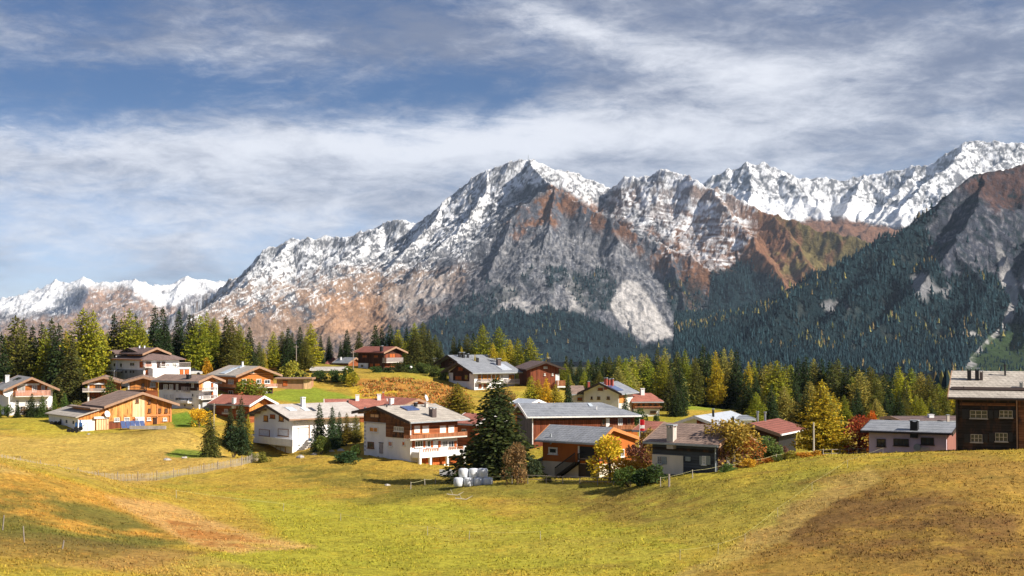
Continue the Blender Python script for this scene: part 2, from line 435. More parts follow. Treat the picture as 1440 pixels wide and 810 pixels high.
    ok = (forest[i, j] > rr.rand(N)*0.9+0.1) & (px[i, j] > 500) & (py[i, j] > 360) & (py[i, j] < 560) & (stream[i, j] < .3)
    # thin the nearest rows so that density is even on the ground
    for a, b in zip(i[ok], j[ok]):
        forest_pts.append((X[a, b]+rr.uniform(-4, 4), Y[a, b]+rr.uniform(-4, 4), H[a, b], rr.uniform(10, 22)*(1+.4*float(n2[a, b])), 0))
    return X, Y, H

def build_back_range():
    X, Y = polar(900, 1620, 620, 0, 0, 0, np.concatenate([np.linspace(8600, 9250, 40)[:-1], np.linspace(9250, 10450, 230)[:-1], np.linspace(10450, 11200, 16)]))
    wx = fbm(X/600, Y/600, 4)*110; wy = fbm(X/600+40, Y/600+9, 4)*110
    fx = fbm(X/170+3, Y/170, 4)*40
    ridges = [([(930,262,10400),(985,262,10400),(1000,248,10350),(1018,238,10300),(1035,236,10300),(1052,228,10250),(1075,229,10250),(1100,239,10250),(1120,250,10300),(1150,250,10300),(1180,253,10300),(1215,247,10250),(1250,240,10200),(1290,232,10100),(1315,229,10050),(1330,216,10000),(1350,203,9950),(1368,197,9900),(1400,198,9850),(1440,203,9800),(1500,190,9800),(1620,210,9800)], (380,330,0.36)),
        ([(1052,228,10250),(1060,265,9950),(1050,290,9700)], (60,80,0.6)),
        ([(1100,239,10250),(1130,270,9950),(1160,298,9700)], (60,80,0.6)),
        ([(1215,247,10250),(1200,280,9900),(1190,300,9700)], (60,80,0.6)),
        ([(1290,232,10100),(1260,275,9800),(1230,300,9600)], (60,80,0.6)),
        ([(1368,197,9900),(1330,235,9650),(1290,270,9450),(1260,295,9300)], (60,80,0.55)),
        ([(1440,203,9800),(1400,230,9600),(1360,260,9400)], (60,80,0.6)),
        ([(1060,335,9000),(1120,312,8950),(1200,316,8950),(1300,325,8950)], (60,200,0.2))]
    H, D, S = seg_field(X+wx*0.3+fx, Y+wy*0.3, ridges)
    gul = ridged((S+fx)/130, D/1500, 4, 0.55)
    H += (gul-0.6)*np.clip(D, 0, 330)*0.30*sstep(5, 120, D)
    H += (ridged(X/260, Y/260, 6, .55)-.55)*60*sstep(0, 150, D)+(ridged(X/130, Y/130, 4, .55)-.5)*34+(ridged(X/60, Y/80, 3, .6)-.5)*8
    H = np.maximum(H, P(1150, 338, 9000)[2]-60)
    px, py = proj(X, Y, H); gx, gy = slope_of(X, Y, H); sl = np.hypot(gx, gy)
    U, W = X/5, -H/5; n1 = fbm(U/20, W/20, 5, .6); n2 = fbm(X/110, Y/110, 5, .62); fine = fbm(U/4, W/4, 3, .7); facet = ridged(U/14+n1*.5, W/16, 5, .65)
    C = np.zeros(X.shape+(3,))+np.array((0.10, 0.105, 0.125))
    base = line_y(px, [(900,300),(1080,302),(1110,312),(1180,306),(1250,318),(1620,330)])
    rib = ridged(S/60+n2*.5, D/260, 5, .62)
    sn = 1-sstep(.46, .66, (rib*.35+facet*.50)*sstep(4, 34, base-py)-n1*.2-fine*.30+sstep(.5, 1.1, sl)*0.16)*.9
    sn *= sstep(-3, 3, base-py+n1*8)
    C = mixc(C, BROWN, sstep(4, -4, base-py+n1*8)*0.9)
    C = mixc(C, SNOW, sn)
    tag(grid_object('mountain_range', X, Y, H, MTN, {'albedo': C}), kind='structure')

def build_far_left():
    X, Y = polar(-160, 420, 520, 9500, 12600, 150)
    wx = fbm(X/600+5, Y/600, 4)*110; fx = fbm(X/170+3, Y/170, 4)*40
    ridges = [([(-160,445,11500),(-60,440,11500),(0,430,11500),(25,428,11500),(45,417,11500),(62,408,11480),(78,392,11450),(88,394,11450),(97,400,11450),(108,391,11400),(116,387,11400),(130,394,11400),(150,396,11400),(190,392,11450),(215,399,11500),(240,400,11600),(250,392,11700),(262,388,11700),(300,393,11700),(340,398,11700),(420,400,11700)], (220,240,0.22)),
        ([(116,387,11400),(120,415,11000),(100,440,10700)], (40,80,0.3)),
        ([(78,392,11450),(60,420,11100),(30,440,10800)], (40,80,0.3)),
        ([(190,392,11450),(185,420,11000),(170,450,10500)], (40,120,0.2)),
        ([(262,388,11700),(245,415,11300),(240,440,10900)], (40,80,0.3))]
    H, D, S = seg_field(X+wx*0.3+fx, Y, ridges)
    H += (ridged(X/240, Y/240, 6, .55)-.55)*60*sstep(0, 150, D)+(ridged(X/80, Y/80, 4, .6)-.5)*26
    H = np.maximum(H, -190+fbm(X/300, Y/300)*20)
    px, py = proj(X, Y, H); gx, gy = slope_of(X, Y, H); sl = np.hypot(gx, gy)
    U, W = X/5.7, -H/5.7; n1 = fbm(U/16, W/16, 5, .6); n2 = fbm(X/110, Y/110, 5, .62)
    C = np.zeros(X.shape+(3,))+np.array((0.17, 0.16, 0.175))
    C = mixc(C, TAN, inpoly(px, py, [(118,405),(180,400),(205,420),(300,450),(330,500),(0,500),(0,455),(110,440)], 12, n1)*0.75*sstep(-.4, .1, n2))
    line = line_y(px, [(-160,440),(0,440),(40,440),(75,432),(100,412),(130,404),(180,404),(200,420),(225,432),(260,420),(300,408),(420,420)])
    sn = sstep(-6, 6, line-py+n1*14)*sstep(0.95, 0.45, ridged(U/14, W/30, 4)*0.8+n2*.5)
    sn = np.maximum(sn, sstep(.68, .8, ridged((U+W)/8, (U-W)/50, 4))*.7*sstep(470, 440, py))
    C = mixc(C, (0.05, 0.07, 0.12), inpoly(px, py, [(60,440),(80,415),(100,408),(128,405),(118,430),(100,445)], 6, n1)*.85+inpoly(px, py, [(222,420),(245,405),(275,408),(260,422),(240,430)], 6, n1)*.85)  # blue rock, with the blue shadow of these flanks painted into its colour
    sn = np.where((px > 95) & (px < 128) & (py > 404), sn*.35, sn)
    C = mixc(C, SNOW, sn)
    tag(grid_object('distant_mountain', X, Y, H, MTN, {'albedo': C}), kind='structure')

def build_right_slope():
    X, Y = polar(950, 1640, 560, 2250, 4300, 300)
    wx = fbm(X/350, Y/350+20, 4)*70; fx = fbm(X/90+3, Y/90, 4)*18; fy = fbm(X/90-8, Y/90+4, 4)*18
    ridges = [([(1640,190,3750),(1540,205,3700),(1480,225,3650),(1440,231,3600),(1415,238,3580),(1390,242,3560),(1365,247,3530),(1345,262,3500),(1320,285,3450),(1300,305,3400),(1275,322,3350),(1245,337,3300),(1215,352,3250),(1185,370,3200),(1150,392,3120),(1120,412,3050),(1095,435,2980),(1070,462,2900),(1045,492,2800),(1020,520,2700)], (120,160,0.42)),
        ([(1390,242,3560),(1370,290,3330),(1340,345,3120),(1300,400,2920),(1250,450,2750),(1200,490,2600)], (60,90,0.45)),
        ([(1540,205,3700),(1500,290,3350),(1450,360,3100),(1445,420,2880),(1440,480,2650)], (60,90,0.45)),
        ([(1275,322,3350),(1240,380,3130),(1180,440,2880),(1120,490,2650)], (50,90,0.42)),
        ([(1340,345,3120),(1390,400,2950),(1370,450,2750),(1330,500,2520)], (30,60,0.42)),
        ]
    H, D, S = seg_field(X+wx*0.3+fx, Y+fy, ridges)
    H += (ridged((S+fx)/100, D/1200, 4, .55)-.6)*np.clip(D, 0, 200)*0.2*sstep(5, 120, D)
    H += (ridged(X/170, Y/170, 5, .52)-.55)*34*sstep(0, 100, D)+(ridged(X/50, Y/50, 3, .6)-.5)*7+fbm(X/15, Y/15, 3)*3
    floor = -62+(Y-2250)*0.06+fbm(X/200, Y/200)*6
    k = 20.0; H = np.maximum(H, floor)+k*np.exp(-np.abs(H-floor)/k)*0.5
    H = np.where(Y < 2400, np.minimum(H, floor+12+(Y-2250)*0.55), H)
    px, py = proj(X, Y, H); gx, gy = slope_of(X, Y, H); sl = np.hypot(gx, gy)
    U, W = X/1.6, -H/1.6; n1 = fbm(U/24, W/24, 5, .6); n2 = fbm(X/60, Y/60, 5, .62); rm = fbm(U/10+30, W/7, 4, .65); fine = fbm(U/4, W/3.4, 3, .7)
    def reg(poly, soft): return inpoly(px, py, poly, soft, n1*1.6)
    C = mixc(np.zeros(X.shape+(3,))+np.array(FLOOR), (0.055, 0.060, 0.055), sstep(.1, .5, fbm(X/80, Y/80+3, 4, .6))*.7)
    rock = reg([(1300,300),(1335,262),(1365,245),(1440,232),(1640,200),(1640,440),(1440,440),(1425,395),(1360,385),(1330,400),(1310,350)], 16)
    C = mixc(C, (0.050, 0.056, 0.078), rock*sstep(-.5, -.05, n2+rm*.5))  # rock made darker and bluer: the slope's shade put into its colour
    C = mixc(C, (0.20, 0.20, 0.225), rock*sstep(0.05, 0.4, rm+n2*.5)*0.8)
    top = reg([(1345,262),(1370,246),(1440,230),(1640,190),(1640,290),(1440,290),(1400,300),(1375,275)], 14)
    C = mixc(C, (0.105, 0.052, 0.038), top*0.8*sstep(-.4, .1, rm+n2*.4))
    C = mixc(C, FLOOR, rock*(1-top)*sstep(.0, .3, fbm(U/16+4, W/16, 4, .6))*.7)
    C = C*(1+np.clip(fine, -.6, .6)*.6)[..., None]
    small = reg([(1280,390),(1300,380),(1318,405),(1300,425),(1283,410)], 8)+reg([(1155,430),(1180,420),(1195,430),(1165,440)], 7)+reg([(1318,405),(1335,402),(1330,420)], 6)
    C = mixc(C, ROCKL, np.clip(small, 0, 1)*.8)
    cx = line_y(py, [(330,1400),(380,1412),(400,1420),(425,1427),(440,1422),(460,1412),(475,1395),(490,1380),(505,1368),(518,1364),(540,1360)])
    cw = line_y(py, [(330,2),(370,7),(400,12),(430,7),(460,5),(500,4),(515,8),(540,10)])
    ch = sstep(1.15, 0.75, np.abs(px-cx+n1*5)/cw)*sstep(330, 375, py)
    ch = np.maximum(ch, reg([(1330,467),(1370,466),(1378,472),(1335,470)], 3))
    C = mixc(C, (0.46, 0.45, 0.45), ch*.95)
    mead = reg([(1395,475),(1500,420),(1640,430),(1640,560),(1300,560),(1350,520)], 14)
    C = mixc(C, GREENP, mead*.9)
    o = grid_object('forested_mountainside', X, Y, H, MTN, {'albedo': C}); tag(o, kind='structure')
    forest = sstep(-.45, .0, fbm(X/70+9, Y/70, 4, .6)+.12)*np.clip(1-np.maximum.reduce([rock*.93, top*.97, ch*1.4, mead*.75, np.clip(small, 0, 1)]), 0, 1)
    rr = np.random.RandomState(5); N = 26000
    i = rr.randint(0, X.shape[0]-1, N); j = rr.randint(0, X.shape[1], N)
    ok = (forest[i, j] > rr.rand(N)*.9+.06) & (py[i, j] < 560) & ~((px[i, j] > 1330) & (py[i, j] < 290))
    for a, b in zip(i[ok], j[ok]):
        hh = rr.uniform(8, 19)*(1-0.45*mead[a, b])*(1+.45*float(n2[a, b])); forest_pts.append((X[a, b]+rr.uniform(-4, 4), Y[a, b]+rr.uniform(-4, 4), H[a, b], hh, 1))

build_massif(); build_back_range(); build_far_left(); build_right_slope()

def foliage_far_material():
    m, t, b = new_mat('far_conifer', 0.9, 0.1)
    at = t.node('ShaderNodeVertexColor', layer_name='tint')
    t.l.new(at.outputs[0], b.inputs['Base Color'])
    return m
def build_far_forest():
    FM = foliage_far_material(); rr = np.random.RandomState(11)
    for which, nm, lab in ((0, 'mountain_forest', 'dense dark conifer forest covering the foot of the central snowy mountain'),
                           (1, 'hillside_forest', 'dark blue-green conifer forest covering the steep slope on the right')):
        V = []; F = []; Cc = []
        for (x, y, z, h, w) in forest_pts:
            if w != which: continue
            lar = mnoise.noise(Vector((x/260.0, y/260.0, 3.0)))+rr.uniform(-.35, .35)
            if lar > 0.42 and rr.rand() < .4: c = np.array([(0.25, 0.22, 0.07), (0.22, 0.16, 0.07), (0.13, 0.14, 0.05)][rr.randint(3)])*rr.uniform(.7, 1.1)
            else: c = np.array([0.013, 0.031, 0.038])*rr.uniform(.5, 1.7)
            i0 = len(V); n = 5; r = h*rr.uniform(.20, .28); a0 = rr.rand()*6
            for (rad, zz) in ((r, 0.12*h), (r*.62, .5*h)):
                for k in range(n):
                    a = a0+2*math.pi*k/n; q = rad*rr.uniform(.75, 1.25); V.append((x+q*math.cos(a), y+q*math.sin(a), z+zz+rr.uniform(-.04, .04)*h))
            V.append((x, y, z+.64*h)); V.append((x, y, z+h))
            for k in range(n):
                j = (k+1) % n
                F.append((i0+k, i0+j, i0+2*n)); F.append((i0+n+k, i0+n+j, i0+2*n+1))
            Cc += [tuple(c)+(1.0,)]*(2*n+2)
        me = bpy.data.meshes.new(nm); me.from_pydata(V, [], F); me.materials.append(FM)
        at = me.color_attributes.new('tint', 'FLOAT_COLOR', 'POINT'); at.data.foreach_set('color', np.array(Cc, np.float32).ravel())
        o = bpy.data.objects.new(nm, me); COL.objects.link(o); tag(o, lab, 'forest', kind='stuff')

# ------------------------------------------------------------------ near terrain (control points read from the photograph)
CP = [(0,810,85),(0,745,102),(0,700,119),(0,672,127),(0,658,130),(0,646,168),(170,683,180),(120,720,124),(120,672,142),(230,716,140),(230,770,112),(430,771,118),(430,740,132),(720,810,104),(430,810,100),(230,810,92),
 (720,760,122),(720,700,155),(560,692,168),(560,668,190),(577,650,200),(500,645,202),(480,672,188),(660,677,184),(697,676,168),(800,673,176),(840,673,174),(740,674,166),
 (960,668,150),(905,680,148),(1060,657,152),(1150,641,156),(1215,639,160),(1331,640,165),(1345,634,150),(1440,633,148),(1440,640,138),(1300,637,148),(1200,643,146),
 (1440,720,112),(1440,810,92),(1200,720,118),(1200,810,96),(1000,810,100),(1000,760,115),(1000,720,128),(1000,690,140),(860,730,136),(860,700,150),
 (300,660,196),(200,625,220),(155,604,234),(70,598,235),(242,598,238),(0,606,228),(60,584,255),(10,585,255),(270,603,226),(300,645,205),(350,656,200),(350,640,222),(411,641,222),(440,622,224),(480,628,214),
 (240,578,248),(255,598,236),(210,577,256),(150,572,262),(202,540,280),(268,529,284),(100,572,292),(0,565,300),(230,528,305),(335,558,265),(400,556,268),(350,600,242),
 (440,545,290),(500,562,270),(450,563,262),(410,547,290),(540,575,250),(500,600,232),(580,533,300),(600,562,262),(640,600,238),(540,520,326),(470,510,370),(620,530,312),
 (668,549,300),(735,542,300),(790,552,300),(720,592,240),(748,628,205),(900,640,195),(805,592,262),(870,592,262),(920,584,272),(960,594,250),(1000,586,270),(1000,564,380),
 (1100,592,250),(1200,602,230),(1300,600,240),(1300,590,330),(1150,580,350),(850,562,350),(700,530,380),(300,510,400),(100,530,400),(0,540,420),(384,644,214),(598,654,199),(625,655,203),(655,655,207),(1440,600,260),(1440,590,400),(-150,600,230),(-150,700,120),(1590,640,150),(1590,760,110),(1590,600,300),(-150,560,400)]
pts = np.array([P(*c) for c in CP]+[(0,0,-1.7),(-20,0,-2),(20,0,-2),(0,30,-8),(25,30,-9),(-25,30,-8.5),(0,60,-13.5),(30,60,-13.5),(-30,60,-12.5),(0,500,-26),(180,500,-30),(-180,500,-26),(-90,60,-12),(90,60,-13),(0,80,-16.5)])
def _phi(r): return np.where(r > 1e-6, r*r*np.log(r+1e-9), 0)
_n = len(pts); _A = np.zeros((_n+3, _n+3)); _sc = 100.0
_xy = pts[:, :2]/_sc
_r = np.hypot(_xy[:, None, 0]-_xy[None, :, 0], _xy[:, None, 1]-_xy[None, :, 1])
_A[:_n, :_n] = _phi(_r)+np.eye(_n)*0.0015
_A[:_n, _n] = 1; _A[:_n, _n+1:] = _xy; _A[_n, :_n] = 1; _A[_n+1:, :_n] = _xy.T
_w = np.linalg.solve(_A, np.concatenate([pts[:, 2], [0, 0, 0]]))
def ground_np(X, Y):
    X = np.asarray(X, float); Y = np.asarray(Y, float); x = X/_sc; y = np.minimum(Y, 500)/_sc
    z = _w[_n]+_w[_n+1]*x+_w[_n+2]*y
    for k in range(_n): z = z+_w[k]*_phi(np.hypot(x-_xy[k, 0], y-_xy[k, 1]))
    z = np.clip(z, -34, 0)
    far = -30-70*sstep(480, 1300, Y)
    f = sstep(400, 560, Y)*1.0
    wide = sstep(0.55, 0.8, np.abs(X)/(Y+60))
    z = z*(1-f)+far*f
    return z*(1-wide*0.6)-12*wide*.6
def ground(x, y): return float(ground_np(np.array([x]), np.array([y]))[0])

def meadow_material():
    m, t, b = new_mat('meadow_grass', 0.95, 0.05)
    at = t.node('ShaderNodeVertexColor', layer_name='albedo')
    tc = t.node('ShaderNodeTexCoord'); o = tc.outputs['Object']
    n1 = t.noise(o, 1.6, 6, 0.72); n2 = t.noise(o, 0.25, 5, 0.65); n3 = t.noise(t.mapping(o, (1, 1.6, 1)), 6, 4, 0.7)
    k = t.math('ADD', t.math('MULTIPLY', n1, 0.5), t.math('ADD', t.math('MULTIPLY', n2, 0.2), t.math('MULTIPLY', n3, 0.3)))
    k1 = t.ramp(k, 0.36, 0.64, 0.55, 1.42)
    col = t.mix(1.0, at.outputs[0], k1, 'MULTIPLY')
    col = t.mix(t.ramp(t.noise(o, 0.6, 5, .7, 2, .4), 0.52, 0.72, 0, 0.45), col, t.mix(1.0, col, (1.35, 0.98, 0.75), 'MULTIPLY'))
    t.l.new(col, b.inputs['Base Color'])
    bump(t, b, k, 1.0, 0.35)
    return m
def ground_bumps(X, Y):
    return fbm(X/9, Y/9, 4)*0.34+fbm(X/2.2, Y/2.2, 3)*0.09+fbm(X/2.6+fbm(X/12, Y/12, 2), Y/1.3, 3)*.10*sstep(-.2, .3, fbm(X/22, Y/16+5, 3))
def ground_albedo(X, Y, Z):
    px, py = proj(X, np.maximum(Y, 5), Z)
    n1 = fbm(X/14, Y/14, 5, .6); n2 = fbm(X/4, Y/4+6, 5, .65); n0 = fbm(X/45, Y/45+2, 3, .5)
    C = np.zeros(X.shape+(3,))+np.array((0.40, 0.275, 0.046))
    def reg(poly, soft): return inpoly(px, py, poly, soft, n1*1.5)
    YG = (0.32, 0.315, 0.034); STRAW = (0.48, 0.33, 0.085); OCH = (0.50, 0.25, 0.05); BRN = (0.17, 0.10, 0.04); DK = (0.11, 0.12, 0.03); GR = (0.10, 0.19, 0.022)
    C = mixc(C, YG, sstep(-.1, .35, n0+n1*.5)*.5)
    C = mixc(C, (0.20, 0.13, 0.04), sstep(.0, .45, fbm(X/11+9, Y/5, 5, .62))*.6); C = mixc(C, (0.17, 0.20, 0.03), sstep(.1, .5, fbm(X/8-5, Y/4+9, 5, .62))*.5)
    C = mixc(C, YG, reg([(250,810),(380,740),(330,700),(560,700),(760,730),(980,760),(920,810)], 26)*.75)
    C = mixc(C, STRAW, reg([(-80,600),(0,612),(150,612),(260,600),(320,640),(345,655),(180,680),(0,648),(-80,640)], 10)*.75)
    C = mixc(C, (0.36,0.22,0.06), reg([(240,640),(330,655),(180,678),(120,668)], 10)*.4)
    # left hill: brown stems and bare track
    C = mixc(C, OCH, reg([(-80,650),(0,652),(120,685),(240,715),(330,745),(240,760),(60,740),(-80,740)], 12)*.75)
    C = mixc(C, (0.30,0.20,0.04), reg([(-80,650),(0,652),(120,685),(240,715),(330,745),(260,800),(-80,800)], 14)*.6*sstep(-.4, .3, n2))
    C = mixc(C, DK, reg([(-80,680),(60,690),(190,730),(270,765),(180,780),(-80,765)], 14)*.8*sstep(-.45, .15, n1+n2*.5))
    C = mixc(C, BRN, reg([(-80,745),(160,765),(300,780),(200,800),(-80,775)], 10)*.5)
    trk = reg([(150,698),(235,708),(330,740),(440,766),(330,779),(270,766),(215,736),(170,715)], 9)
    trk = trk*sstep(-.7, -.1, n2+n1*.4); C = mixc(C, (0.50, 0.30, 0.11), trk*.8); C = mixc(C, (0.34, 0.13, 0.03), reg([(235,730),(330,750),(390,765),(300,775),(250,752)], 7)*.65*sstep(-.25, .15, n2+n1*.4))
    C = mixc(C, (0.46, 0.27, 0.09), reg([(60,795),(200,775),(300,785),(420,815),(300,815)], 7)*.35)
    C = mixc(C, (0.45, 0.31, 0.09), reg([(-80,652),(0,654),(50,668),(0,664)], 4)*.9)
    # right hill: brown; then the banks, with their shade painted in
    C = mixc(C, (0.30,0.18,0.045), reg([(1010,790),(1120,700),(1220,655),(1300,645),(1600,640),(1600,820),(950,820)], 24)*sstep(-1.2, .1, n1+n2*.5)*.9)
    C = mixc(C, (0.13,0.07,0.032), reg([(1060,770),(1130,700),(1200,672),(1300,690),(1440,720),(1440,800),(1250,790)], 40)*sstep(-.7, .3, n2+n1*.8)*.75)
    C = mixc(C, (0.46, 0.33, 0.10), reg([(1130,690),(1220,655),(1240,670),(1160,720),(1100,760),(960,815),(940,815),(1040,760)], 8)*.55)
    C = mixc(C, (0.27, 0.26, 0.045), reg([(760,690),(1000,680),(1180,655),(1090,735),(1000,770),(860,730)], 18)*.5)
    C = mixc(C, (0.22, 0.12, 0.045), reg([(800,690),(960,685),(1000,700),(900,735),(820,728)], 18)*.62*sstep(-.35, .2, n2+n1*.4))
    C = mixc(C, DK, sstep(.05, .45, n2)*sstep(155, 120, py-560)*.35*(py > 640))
    C = mixc(C, DK, reg([(590,672),(700,680),(960,684),(960,694),(800,700),(640,700),(560,696)], 7)*.5)  # dark shade along the bank under the gardens, painted into the grass
    C = mixc(C, DK, reg([(380,655),(450,650),(520,665),(640,690),(520,690),(440,680)], 9)*.5*sstep(-.3, .2, n2))  # shaded left bank, darkened in the grass colour
    C = mixc(C, (0.20, 0.15, 0.03), reg([(700,682),(980,676),(1100,668),(1080,700),(980,730),(850,735),(740,715)], 20)*sstep(-.5, .3, n2+n1*.5)*.6)  # brown-olive bank below the village, its shade painted in
    C = mixc(C, (0.19, 0.15, 0.03), reg([(355,662),(420,652),(500,658),(600,672),(640,684),(560,690),(440,684)], 10)*sstep(-.5, .2, n2+n1*.4)*.65)  # same left bank: shade of its steep face painted as olive
    C = mixc(C, (0.13, 0.13, 0.025), reg([(470,700),(560,690),(640,678),(650,690),(600,702),(520,712)], 8)*.6)  # shadow of the small spur, painted into the grass
    C = mixc(C, (0.42, 0.30, 0.07), reg([(560,745),(700,735),(900,760),(1010,770),(960,800),(700,790)], 22)*.3*sstep(-.2, .3, n1))
    # lawns of the village, with one painted tree shadow
    C = mixc(C, GR, reg([(238,583),(262,578),(290,600),(245,600)], 3)*.9)
    C = mixc(C, GR, reg([(232,640),(250,632),(290,634),(300,643),(240,643)], 3)*.8)  # cast shadow of the olive spruce, painted as dark green grass
    C = mixc(C, (0.21,0.27,0.03), reg([(370,556),(400,546),(430,542),(500,560),(500,572),(440,566),(380,562)], 4)*.9)
    C = mixc(C, (0.22,0.28,0.03), reg([(940,560),(1070,560),(1070,577),(940,576)], 3)*.85)
    C = mixc(C, (0.28,0.25,0.03), reg([(870,575),(960,578),(960,600),(880,600)], 4)*.7)
    C = mixc(C, (0.40,0.18,0.045), reg([(500,535),(560,532),(640,540),(650,600),(600,600),(590,570),(520,560)], 6)*.85)
    C = mixc(C, (0.48,0.33,0.03), reg([(490,543),(555,546),(560,560),(500,562)], 5)*.8)
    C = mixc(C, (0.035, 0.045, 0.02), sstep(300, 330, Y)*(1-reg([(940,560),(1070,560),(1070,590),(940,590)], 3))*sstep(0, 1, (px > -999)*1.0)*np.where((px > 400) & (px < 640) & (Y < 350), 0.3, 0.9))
    return C
def build_ground():
    tx = (np.concatenate([np.linspace(-2600, -120, 60)[:-1], np.linspace(-120, 1560, 620), np.linspace(1560, 4100, 60)[1:]])-720)/FPX
    ys = np.concatenate([[-60, -30, -10, 0, 8, 16], np.linspace(24, 84, 30)[:-1], np.linspace(84, 240, 330)[:-1], np.linspace(240, 320, 90)[:-1], np.linspace(320, 520, 80)[:-1], np.geomspace(520, 15000, 60)])
    Yg, Tg = np.meshgrid(ys, tx, indexing='ij')
    X = Tg*(np.abs(Yg)+6); Y = Yg
    Z = ground_np(X, Y)
    near = sstep(40, 90, Y)*sstep(480, 420, Y)
    Z = Z+near*ground_bumps(X, Y)
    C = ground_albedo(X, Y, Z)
    tag(grid_object('ground', X, Y, Z, meadow_material(), {'albedo': C}), kind='structure')
def build_haze():
    m = bpy.data.materials.new('haze_air'); m.use_nodes = True; t = NT(m.node_tree); t.n.clear()
    o = t.node('ShaderNodeOutputMaterial'); v = t.node('ShaderNodeVolumePrincipled')
    v.inputs['Color'].default_value = (0.60, 0.78, 1.0, 1); v.inputs['Density'].default_value = 2.1e-5
    v.inputs['Anisotropy'].default_value = 0.1
    t.l.new(v.outputs[0], o.inputs['Volume'])
    mb = MB(); mb.box(-16500, 24000, -300, 15600, -420, 1700)
    tag(mb.build('haze', m), 'thin blue mountain haze in front of the far peaks', 'haze', kind='stuff')
build_ground()
def valley_trees():
    rr = np.random.RandomState(21)
    for lo, hi, n, w in ((480, 1010, 2600, 0), (1010, 1520, 3600, 1)):
        px = lo+rr.rand(n)*(hi-lo); Y = 620*np.exp(rr.rand(n)*math.log(2400/620.)); X = (px-720)/FPX*Y; Z = ground_np(X, Y)
        for x, y, z in zip(X, Y, Z): forest_pts.append((x, y, z, rr.uniform(11, 22), w))
valley_trees(); build_far_forest()
build_haze()

# ------------------------------------------------------------------ materials for buildings
def plank_mat(name, col, vertical=True, dark=0.45, width=0.22, rough=0.85, weather=None):
    m, t, b = new_mat(name, rough, 0.15)
    tc = t.node('ShaderNodeTexCoord'); o = tc.outputs['Object']
    sep = t.node('ShaderNodeSeparateXYZ'); t.l.new(o, sep.inputs[0])
    if vertical:
        c = t.math('ADD', sep.outputs[0], sep.outputs[1]); grain = t.mapping(o, (5, 5, 0.6))
    else:
        c = sep.outputs[2]; grain = t.mapping(o, (0.6, 0.6, 6))
    k = t.math('DIVIDE', c, width); fr = t.math('FRACT', k); fl = t.math('FLOOR', k)
    wn = t.node('ShaderNodeTexWhiteNoise', noise_dimensions='1D'); t.l.new(fl, wn.inputs['W'])
    gap = t.math('MULTIPLY', t.ramp(fr, 0.0, 0.12), t.ramp(fr, 1.0, 0.9))
    n = t.noise(grain, 1.3, 6, 0.65); n2 = t.noise(o, 0.7, 4, 0.6)
    v = t.math('ADD', t.math('MULTIPLY', wn.outputs[0], 0.35), t.math('ADD', t.math('MULTIPLY', n, 0.9), t.math('MULTIPLY', n2, 0.4)))
    k2 = t.ramp(v, 0.35, 1.2, dark, 1.55)
    base = t.mix(1.0, col, k2, 'MULTIPLY')
    if weather: base = t.mix(t.ramp(t.noise(t.mapping(o, (1, 1, .35)), 1.1, 5, .65), .48, .66), base, weather)
    base = t.mix(1.0, base, t.math('ADD', t.math('MULTIPLY', gap, 0.6), 0.4), 'MULTIPLY')
    t.l.new(base, b.inputs['Base Color']); bump(t, b, gap, 0.6, 0.03)
    return m
def plaster_mat(name, col, rough=0.9, var=0.12):
    m, t, b = new_mat(name, rough, 0.15)
    o = t.node('ShaderNodeTexCoord').outputs['Object']
    n = t.noise(t.mapping(o, (1, 1, .35)), 0.9, 6, 0.7); n2 = t.noise(o, 14, 3, .6)
    k = t.ramp(n, 0.3, 0.7, 1-var, 1.0+var*.3)
    t.l.new(t.mix(1.0, col, k, 'MULTIPLY'), b.inputs['Base Color']); bump(t, b, n2, .35, .02)
    return m
def tile_mat(name, col, col2, rough=0.8, course=0.33, spec=0.2, contrast=.55):
    m, t, b = new_mat(name, rough, spec)
    o = t.node('ShaderNodeTexCoord').outputs['Object']
    br = t.node('ShaderNodeTexBrick'); br.inputs['Scale'].default_value = 1.0
    # x+y keeps courses running along both ridge directions; z gives the course height
    sep = t.node('ShaderNodeSeparateXYZ'); t.l.new(o, sep.inputs[0])
    cmb = t.node('ShaderNodeCombineXYZ'); t.l.new(t.math('ADD', sep.outputs[0], sep.outputs[1]), cmb.inputs[0]); t.l.new(t.math('MULTIPLY', sep.outputs[2], 1.9), cmb.inputs[1])
    t.l.new(cmb.outputs[0], br.inputs['Vector'])
    br.inputs['Color1'].default_value = (*col, 1); br.inputs['Color2'].default_value = (*col2, 1)
    br.inputs['Mortar'].default_value = (*[c*contrast for c in col], 1)
    br.inputs['Brick Width'].default_value = course*1.3; br.inputs['Row Height'].default_value = course; br.inputs['Mortar Size'].default_value = 0.035
    n = t.noise(o, 0.8, 6, .7); n2 = t.noise(t.mapping(o, (2, 2, .5)), 2.3, 4, .6)
    k = t.ramp(t.math('ADD', t.math('MULTIPLY', n, .6), t.math('MULTIPLY', n2, .4)), .3, .7, .72, 1.25)
    t.l.new(t.mix(1.0, br.outputs[0], k, 'MULTIPLY'), b.inputs['Base Color']); bump(t, b, br.outputs['Fac'], -0.5, .04)
    return m
def flat_mat(name, col, rough=0.6, spec=0.3, metal=0.0):
    m, t, b = new_mat(name, rough, spec); o = t.node('ShaderNodeTexCoord').outputs['Object']
    k = t.ramp(t.noise(o, 3, 4, .6), .3, .7, .85, 1.12)
    t.l.new(t.mix(1.0, col, k, 'MULTIPLY'), b.inputs['Base Color']); b.inputs['Metallic'].default_value = metal
    return m
